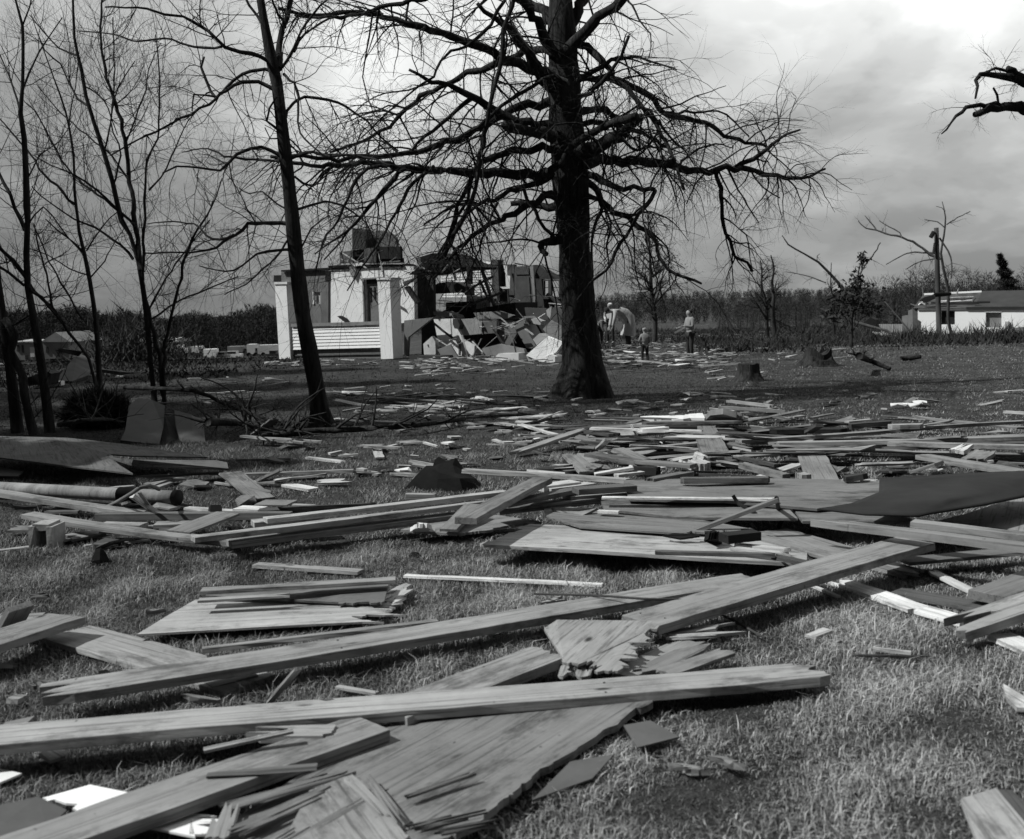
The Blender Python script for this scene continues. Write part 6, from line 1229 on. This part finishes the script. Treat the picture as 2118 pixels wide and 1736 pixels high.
# right band of boards
data = [
 ('wide plank pointing at the camera in the board pile, left one', 'L3', 1500, 285, 1600, 525, .2, .04, .16, .12, .2),
 ('wide grey plank pointing at the camera, beside the wall panel', 'L4', 540, 430, 665, 685, .19, .03, .12, .1, .26),
 ('slanting board left of the pile with its low end on the grass', 'L3', 130, 490, 640, 310, .09, .04, .06, .18, .34),
 ('dark edged board behind the slanting one', 'L3', 640, 325, 880, 350, .12, .05, .16, .16, .09),
 ('long thin white board at the back of the pile', 'L3', 690, 312, 1500, 325, .07, .03, .2, .2, .6), ('white wedge shaped board end on the long white one', 'L3', 1030, 315, 1258, 298, .12, .05, .24, .26, .65),
 ('short white upright board tilted in the back of the pile', 'L3', 985, 285, 1030, 365, .1, .03, .24, .12, .62), ('long grey board above the long white one', 'L3', 1060, 265, 1800, 262, .08, .05, .2, .2, .18),
 ('black gap board under the white wedge', 'L3', 1258, 300, 1460, 300, .1, .12, .2, .2, .03), ('pale board under the long white one, left', 'L3', 465, 405, 720, 410, .14, .03, .1, .1, .3),
 ('long board crossing behind the wide plank, left part', 'L3', 950, 460, 1500, 410, .08, .03, .14, .14, .28), ('broken board with a lifted pale tip', 'L3', 740, 455, 815, 385, .05, .03, .12, .26, .4),
 ('wide short board of the pair lying side by side', 'L3', 560, 500, 700, 620, .17, .03, .1, .08, .26), ('narrow board of the pair lying side by side', 'L3', 640, 490, 790, 610, .09, .03, .11, .08, .24),
 ('curved dark siding strip right of the side by side pair', 'L3', 680, 490, 1140, 565, .13, .04, .18, .14, .17), ('long bent siding strip continuing right', 'L3', 1000, 545, 1430, 575, .09, .04, .16, .16, .2),
 ('bright thin board below the curved siding', 'L3', 720, 640, 1000, 595, .05, .03, .2, .24, .6), ('pale thin board right of the bright thin one', 'L3', 880, 650, 1070, 628, .05, .03, .2, .2, .5),
 ('grey board slanting down between the siding strips', 'L3', 890, 455, 1080, 540, .1, .03, .18, .12, .24), ('white chunk left of the wide plank foot', 'L3', 1450, 480, 1530, 518, .08, .08, .2, .16, .68), ('second white chunk left of the wide plank foot', 'L3', 1440, 535, 1520, 570, .16, .1, .14, .12, .5),
 ('white board end by the long bent siding strip', 'L3', 1340, 545, 1440, 590, .1, .03, .16, .1, .66), ('dark rounded tire-like scrap on the grass', 'L3', 1010, 590, 1185, 600, .12, .08, .14, .14, .03),
 ('long narrow board right of the wide plank foot', 'L3', 1780, 560, 2110, 640, .08, .06, .16, .14, .26), ('thin dark stick behind that narrow board', 'L3', 1780, 515, 2035, 575, .04, .03, .14, .12, .08),
 ('grey board along the top of the long wall panel', 'L3', 1340, 665, 1975, 665, .06, .05, .3, .3, .15), ('long low board at the back edge of the wall panel', 'L3', 1110, 680, 1430, 625, .07, .05, .26, .24, .2),
 ('very long pale board at the top of the right band', 'L4', 50, 400, 2118, 255, .08, .05, .16, .16, .3), ('very long pale board below it in the right band', 'L4', 330, 415, 2300, 365, .09, .05, .18, .2, .34), ('third long board of the right band, lower right', 'L4', 1140, 405, 2300, 440, .09, .05, .18, .2, .3),
 ('board slanting down right under the long ones', 'L4', 1380, 505, 2118, 615, .11, .05, .16, .2, .3), ('board slanting up right beside the dark roofing', 'L4', 1310, 620, 1500, 560, .16, .03, .14, .22, .27), ('short plank pointing away at the far right', 'L4', 1750, 540, 1850, 470, .14, .04, .14, .16, .27),
 ('white shard lying on the long boards at the far right', 'L4', 1620, 470, 1720, 420, .1, .04, .24, .28, .6), ('pale box end behind the long boards', 'L4', 1140, 290, 1400, 282, .1, .08, .2, .2, .42), ('dark board behind the pale box end', 'L4', 860, 285, 1150, 262, .1, .08, .2, .22, .06),
 ('thin white board at the back of the right band', 'L4', 840, 265, 1020, 245, .05, .03, .18, .18, .45), ('tarry black board in the back of the right band', 'L4', 250, 320, 860, 315, .2, .08, .14, .14, .02), ('upright dark stub on the tarry black board', 'L4', 550, 335, 635, 285, .06, .05, .16, .3, .07),
 ('pale board corner beside the dark roofing top', 'L4', 800, 685, 1060, 695, .08, .06, .26, .26, .42), ('black stick over the pale board corner', 'L4', 820, 665, 985, 640, .06, .05, .3, .32, .05), ('pale round end of a short log near the second wide plank', 'L4', 485, 645, 560, 640, .13, .12, .18, .18, .4),
 ('black square batten at the top left of the wall panel', 'L4', 0, 655, 275, 665, .05, .05, .3, .3, .03), ('thin far board on the grass at the top right', 'L4', 1980, 185, 2250, 200, .06, .05, .12, .12, .45), ('long grey board in the far right band', 'L4', 1400, 300, 2080, 262, .05, .04, .2, .2, .26),
 ('thin curled branch-like board at the back centre right', 'L3', 1620, 155, 2110, 185, .1, .06, .12, .12, .22), ('second thin board at the back centre right', 'L3', 1680, 110, 2010, 145, .08, .06, .16, .14, .34),
 ('long white board on the lawn right of the broad tree', 'L3', 5, 275, 380, 310, .09, .03, .06, .06, .5), ('shorter white board crossing its right end', 'L3', 180, 280, 450, 355, .06, .03, .07, .05, .5), ('thin white strip on the lawn under the slanting board', 'L3', -60, 425, 240, 428, .03, .02, .05, .05, .42),
 ('thin white strip on the dark lawn left of the broad tree', 'L2', 635, 60, 895, 70, .06, .03, .06, .06, .5), ('long thin strip on the dark lawn between the trunks', 'L2', 935, 92, 1385, 112, .05, .03, .06, .06, .3), ('angled white strip on the dark lawn near the broad tree', 'L2', 1415, 135, 1680, 115, .06, .03, .06, .06, .5), ('white bent scrap at the end of that angled strip', 'L2', 1600, 80, 1700, 110, .1, .04, .07, .07, .55),
 ('pale board on the grass below the long lying branch', 'L2', 0, 375, 470, 408, .06, .04, .1, .08, .34), ('white short board on the grass, left of the T shaped scrap', 'L2', 360, 518, 635, 545, .07, .03, .05, .05, .6), ('upright leg of the pale T shaped scrap', 'L2', 870, 455, 890, 525, .1, .03, .06, .05, .45), ('top bar of the pale T shaped scrap', 'L2', 780, 435, 1050, 450, .07, .03, .09, .09, .4),
 ('long grey board on the grass left of the black heap', 'L2', -250, 640, 700, 615, .08, .03, .07, .07, .26), ('white wedge scrap left of the black heap', 'L2', 215, 712, 415, 745, .12, .03, .06, .05, .62), ('pale board under the edge of the black heap', 'L2', 1070, 790, 1300, 790, .08, .05, .1, .1, .34), ('thin dark board above the left of the bundle', 'L2', 150, 890, 860, 850, .05, .05, .14, .14, .08),
 ('pale strip at the back of the bundle', 'L2', 260, 865, 430, 870, .05, .03, .12, .12, .42), ('splintered crossed board left of the leaning tree', 'L1', 1850, 350, 1990, 240, .14, .03, .08, .3, .2), ('long thin board beside the splintered crossed board', 'L1', 1740, 365, 2200, 410, .06, .04, .12, .08, .3), ('short board standing in the grass right of the fallen panel', 'L1', 1850, 690, 2040, 600, .07, .03, .05, .18, .26), ('thin flat board in the grass right of the fallen panel tip', 'L1', 1700, 540, 2100, 525, .05, .03, .06, .06, .24), ('pale splinter in the grass below the fallen panel tip', 'L1', 1550, 700, 1680, 725, .03, .02, .05, .05, .4),
 ('white sliver board behind the leaning tree foot', 'L2', 560, 240, 740, 265, .14, .03, .08, .06, .6), ('white sliver board right of the leaning tree foot', 'L2', 830, 258, 1030, 268, .1, .03, .08, .06, .5), ('small white board right of the long lying branch', 'L2', 1380, 232, 1480, 245, .07, .03, .06, .06, .5),
]
for lab, s, x1, y1, x2, y2, w, t, h1, h2, tn in data:
    k = 1.35 if s in ('L4', 'L3') and t < .06 and y1 < 700 else 1.0
    B(lab, s, x1, y1, x2, y2, w*k, t, h1, h2, tone=tn, split=(random.choice([0, .02, .08]), random.choice([0, .03, .1])), near=(y1 > 400), wob=.004)
panel('L3', [(1050, 228, .12), (1300, 222, .16), (1500, 205, .18), (1520, 240, .16), (1150, 250, .12)], .06, .6, 'white ragged slab at the back right of the broad tree', 'slab', 'slab', mat=WHITE2, jag=(0, 1, 3), jn=9, ja=.06)
panel('L3', [(1510, 235, .14), (1560, 180, .3), (1650, 170, .34), (1745, 195, .3), (1780, 215, .2), (1600, 240, .14)], .12, .2, 'grey hollow slab with pale rim beside the white ragged slab', 'slab', 'slab', mat=plain(.2, .3, 6), jag=(3,))
# logs of scraps with labels
LM = [('the broad dark tree', 1205, 830), ('the leaning slender tree', 668, 885), ('the near porch pillar', 800, 745), ('the far porch pillar', 590, 750), ('the standing man', 1428, 747), ('the child', 1334, 755), ('the round stump', 1550, 785), ('the jagged stump', 1692, 755),
      ('the black felt heap', 925, 1008), ('the largest pale sheet', 1300, 1120), ('the fallen grey panel', 250, 950), ('the fallen round pole', 200, 1010), ('the dark curved roofing', 1900, 1020), ('the wide plank pointing at the camera', 1470, 915), ('the white cabinet', 1130, 730), ('the stair panel', 960, 720),
      ('the second beam', 800, 1300), ('the ragged ply corner', 1280, 1330), ('the concrete block', 85, 1120), ('the white boards in the grass', 1850, 1240), ('the near beam end', 1700, 1390), ('the spiky bush', 205, 880), ('the three stemmed tree', 320, 835), ('the bundle of long boards', 700, 1060), ('the bottom left white panel', 180, 1660), ('the long boards of the right band', 2000, 930)]
from bpy_extras.object_utils import world_to_camera_view
CMi = CM.inverted()
def project(p):
    q = CMi @ (p-CAMLOC); return CW/2 + q.x/-q.z*F, CH/2 - q.y/-q.z*F
rec = {}
def seen(q):
    px, py = project((q[0]+q[1])/2); return (-20 < px < CW+20 and 0 < py < CH+20)
scraps = [q for q in scraps if seen(q)]
def shown(q):
    d = (q[0]-CAMLOC).length; return (q[1]-q[0]).length*(q[2]+.04)/d/d
scraps.sort(key=shown, reverse=True); rest = scraps[292:]; scraps = scraps[:292]
V = []; Fc = []
for a, b, wd, tn, grp, base in rest:
    e = (b-a).normalized(); s = Vector((-e.y, e.x, 0)).normalized()*wd*.35; u = Vector((0, 0, .01)); i = len(V)
    V += [a-s+u, a+s+u, b+s*.8+u, b-s*.6+u, a-s-u, a+s-u, b+s*.8-u, b-s*.6-u]; Fc += [[i, i+1, i+2, i+3], [i+7, i+6, i+5, i+4], [i, i+4, i+5, i+1], [i+1, i+5, i+6, i+2], [i+2, i+6, i+7, i+3], [i+3, i+7, i+4, i]]
o = meshobj('litter', V, Fc, material('litter', .34, .9, 1.7, .85, .2), loc=(0, 0, 0)); fix_normals(o); tag(o, 'small splinters and chips littered over the lawn and through the ruin', 'litter', kind='stuff')
for a, b, wd, tn, grp, base in scraps:
    c = (a+b)/2; px, py = project(c)
    nm, lx, ly = min(LM, key=lambda l: (l[1]-px)**2 + ((l[2]-py)*1.6)**2)
    tone = 'white' if tn >= .5 else 'pale' if tn >= .35 else 'grey' if tn >= .18 else 'dark' if tn >= .08 else 'black'
    L = (b-a).length; size = 'tiny' if L < .16 else 'short' if L < .35 else 'long'
    dx, dy = px-lx, (py-ly)*1.6; rel = ('right of' if dx > 0 else 'left of') if abs(dx) > abs(dy) else ('in front of' if dy > 0 else 'behind')
    rec.setdefault((tone, size, rel, nm), []).append((math.hypot(dx, dy), a, b, wd, tn, grp, base))
NUM = {}
ORD = ['nearest', 'second nearest', 'third nearest', 'fourth nearest', 'fifth nearest', 'sixth nearest', 'seventh nearest', 'eighth nearest', 'ninth nearest', 'tenth nearest', 'eleventh nearest', 'twelfth nearest']
SM = {}
for (tone, size, rel, nm), lst in rec.items():
    lst.sort(key=lambda q: q[0])
    for i, (d, a, b, wd, tn, grp, base) in enumerate(lst):
        kind = random.choice([0, 0, 1])
        lab = '%s %s scrap %s %s' % (size, tone, rel, nm) + ('' if len(lst) == 1 else ', %s' % (ORD[i] if i < 12 else '%dth nearest' % (i+1)))
        if 'near grass' in grp: wd *= .35; b = a+(b-a)*.6
        if kind == 0: board3(a, b, wd*.7, .018, tn, lab, 'scrap_board', 'scrap', (.05, .08), grp, 0, False, None, random.uniform(-.3, .3), .03, .008)
        else:
            c = (a+b)/2; e = (b-a); n = 7; P = [c + Vector((math.cos(q*6.283/n)*e.length*.42*random.uniform(.5, 1), math.sin(q*6.283/n)*wd*.9*random.uniform(.5, 1), random.uniform(-.02, .04))) for q in range(n)]
            P = [Vector((q.x, q.y, max(q.z, zg(q.x, q.y)+.03))) for q in P]; V, Fc = slab_from_poly(P, .012, Vector((0, 0, 1))); o = meshobj('scrap_piece', V, Fc, wood(tn) if tn < .4 else WHITE2); fix_normals(o); tag(o, lab, 'scrap', grp); footprint(P, .0)

def nails(target_label, n, seed):
    o = [q for q in bpy.data.objects if q.get('label') == target_label][0]; r = random.Random(seed); vs = [v.co for v in o.data.vertices]
    x0 = min(v.x for v in vs); x1 = max(v.x for v in vs); y0 = min(v.y for v in vs); y1 = max(v.y for v in vs); z1 = max(v.z for v in vs)
    M = [o['_mw'][i*4:i*4+4] for i in range(4)]; M = Matrix([list(q) for q in M]); V = []; Fc = []
    for i in range(n):
        cx = x0+(x1-x0)*(.04+.92*(i//2)/max(1, n//2-1)) + r.uniform(-.02, .02); cy = (y0+(y1-y0)*(.25 if i % 2 else .75))+r.uniform(-.01, .01); b = len(V); h = r.choice([.002, .003])
        hit, loc, nrm, _ = o.ray_cast(Vector((cx, cy, z1+1)), Vector((0, 0, -1))) if False else (True, Vector((cx, cy, z1-.002)), None, None)
        for zz_ in (0, h):
            for k in range(6): V.append(M @ Vector((cx+.0045*math.cos(k*1.047), cy+.0045*math.sin(k*1.047), loc.z-.004+zz_)))
        Fc += [[b+k, b+(k+1) % 6, b+6+(k+1) % 6, b+6+k] for k in range(6)] + [[b+6+k for k in range(6)]]
    c = meshobj('nails', V, Fc, DARK); c.parent = o; mw = Matrix(M); c.matrix_basis = mw.inverted() @ parent_world(c)
nails('longest near beam, smooth and knotty, lying right across the foreground', 10, 1)
nails('long beam behind the near knotty one, its left end chewed on the grass', 8, 2)
nails('thick dark sided beam running up to the right from the torn plywood', 8, 3)
# ------------------------------------------------------------------ grass
def grass():
    r = np.random.default_rng(5)
    gm = bpy.data.materials.new('grass_blades'); gm.use_nodes = True; t = gm.node_tree; b = t.nodes['Principled BSDF']; b.inputs['Roughness'].default_value = .7; b.inputs['Specular IOR Level'].default_value = .2
    at_ = t.nodes.new('ShaderNodeVertexColor'); at_.layer_name = 'tone'; t.links.new(at_.outputs[0], b.inputs['Base Color'])
    segs = [(2.4, 7, 400000, .050, .0030), (7, 13, 260000, .045, .0055), (13, 24, 170000, .04, .010), (24, 48, 90000, .05, .022)]
    for y0, y1, n, H, W_ in segs:
        m = int(n*1.25); y = np.sqrt(r.uniform(y0**2, y1**2, m)); x = r.uniform(-.60, .60, m)*y + r.uniform(-.6, .6, m)
        # clumps
        def fld(x, y, f, s):
            rr = np.random.default_rng(s); v = np.zeros_like(x)
            for _ in range(7):
                a = rr.uniform(0, 6.28); q = f*rr.uniform(.6, 1.7); v += np.sin((x*np.cos(a)+y*np.sin(a))*q+rr.uniform(0, 6.28))
            return v/3.2
        c1 = fld(x, y, 9, 1); c2 = fld(x, y, 2.0, 2); c3 = fld(x, y, 24, 3)
        keep = r.random(m) < np.clip(.85+.2*c1+.15*c3, .5, 1); x, y, c1, c2, c3 = (q[keep][:n] for q in (x, y, c1, c2, c3)); n = len(x)
        z = np.array([zg(a, b_) for a, b_ in zip(x, y)])
        hf = np.full(n, 9.0)
        for poly, hm in FOOT:
            x0, y0_ = poly.min(0)-.02; x1, y1_ = poly.max(0)+.02; k = np.where((x > x0) & (x < x1) & (y > y0_) & (y < y1_))[0]
            if not len(k): continue
            ins = np.zeros(len(k), bool); px, py = x[k], y[k]; j = len(poly)-1
            for i in range(len(poly)):
                xi, yi = poly[i]; xj, yj = poly[j]
                with np.errstate(divide='ignore', invalid='ignore'): cnd = ((yi > py) != (yj > py)) & (px < (xj-xi)*(py-yi)/(yj-yi+1e-12)+xi)
                ins ^= cnd; j = i
            kk = k[ins]; hf[kk] = np.minimum(hf[kk], hm)
        h = H*(.35+.9*r.random(n)**1.3)*(1+.16*c2+.40*c1); tall = r.random(n) < .012; h[tall] *= 1.8; h = np.clip(h, .015, .2)
        h = np.where(hf < 8, np.minimum(h, np.maximum(hf*.8, .002)), h)
        a = r.uniform(0, 6.28, n)+c2; lean = (.35+1.5*r.random(n)); D = np.stack([np.cos(a)*lean, np.sin(a)*lean, np.ones(n)], 1)
        D /= np.linalg.norm(D, axis=1)[:, None]; P = np.stack([x, y, z-.004], 1); up = np.array([0, 0, 1.])
        s = np.stack([-np.sin(a+r.normal(size=n)*.8), np.cos(a+r.normal(size=n)*.8), np.zeros(n)], 1)*(W_*(.6+.8*r.random(n)))[:, None]
        mid = P + (D*.35+up*.65)*h[:, None]*.55; tip = P + D*h[:, None]*np.array([1.15, 1.15, .95])
        ss = lambda a, b, v: (lambda t: t*t*(3-2*t))(np.clip((v-a)/(b-a), 0, 1)); shade_far = 1-.45*ss(8, 17, y)*ss(.28, 0, x/y)-.46*ss(8, 20, y); shade_left = np.clip(1+(x/y)*.75, .78, 1.3)  # shade over the far and left lawn put into blade colour
        col = (.165+.07*c1+.014*c2)*(.45+1.1*r.random(n))*shade_far*shade_left*(1.25 if y1 <= 7 else 1.05); col[r.random(n) < (.10 if y1 < 14 else .03)] *= 2.0; col[tall] *= 1.5; col = np.clip(col, .02, .5)
        if y1 <= 7:
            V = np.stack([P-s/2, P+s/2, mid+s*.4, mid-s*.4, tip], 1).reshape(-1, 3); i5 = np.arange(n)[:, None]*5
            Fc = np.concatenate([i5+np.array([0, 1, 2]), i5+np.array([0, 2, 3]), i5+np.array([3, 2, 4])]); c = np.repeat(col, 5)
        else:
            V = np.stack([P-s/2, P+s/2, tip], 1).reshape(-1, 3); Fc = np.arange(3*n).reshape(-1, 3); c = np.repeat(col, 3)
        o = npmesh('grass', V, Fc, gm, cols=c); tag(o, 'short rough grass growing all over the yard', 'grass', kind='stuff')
grass()
for o in bpy.data.objects:
    if '_mw' in o: del o['_mw']
scene.render.engine = 'CYCLES'
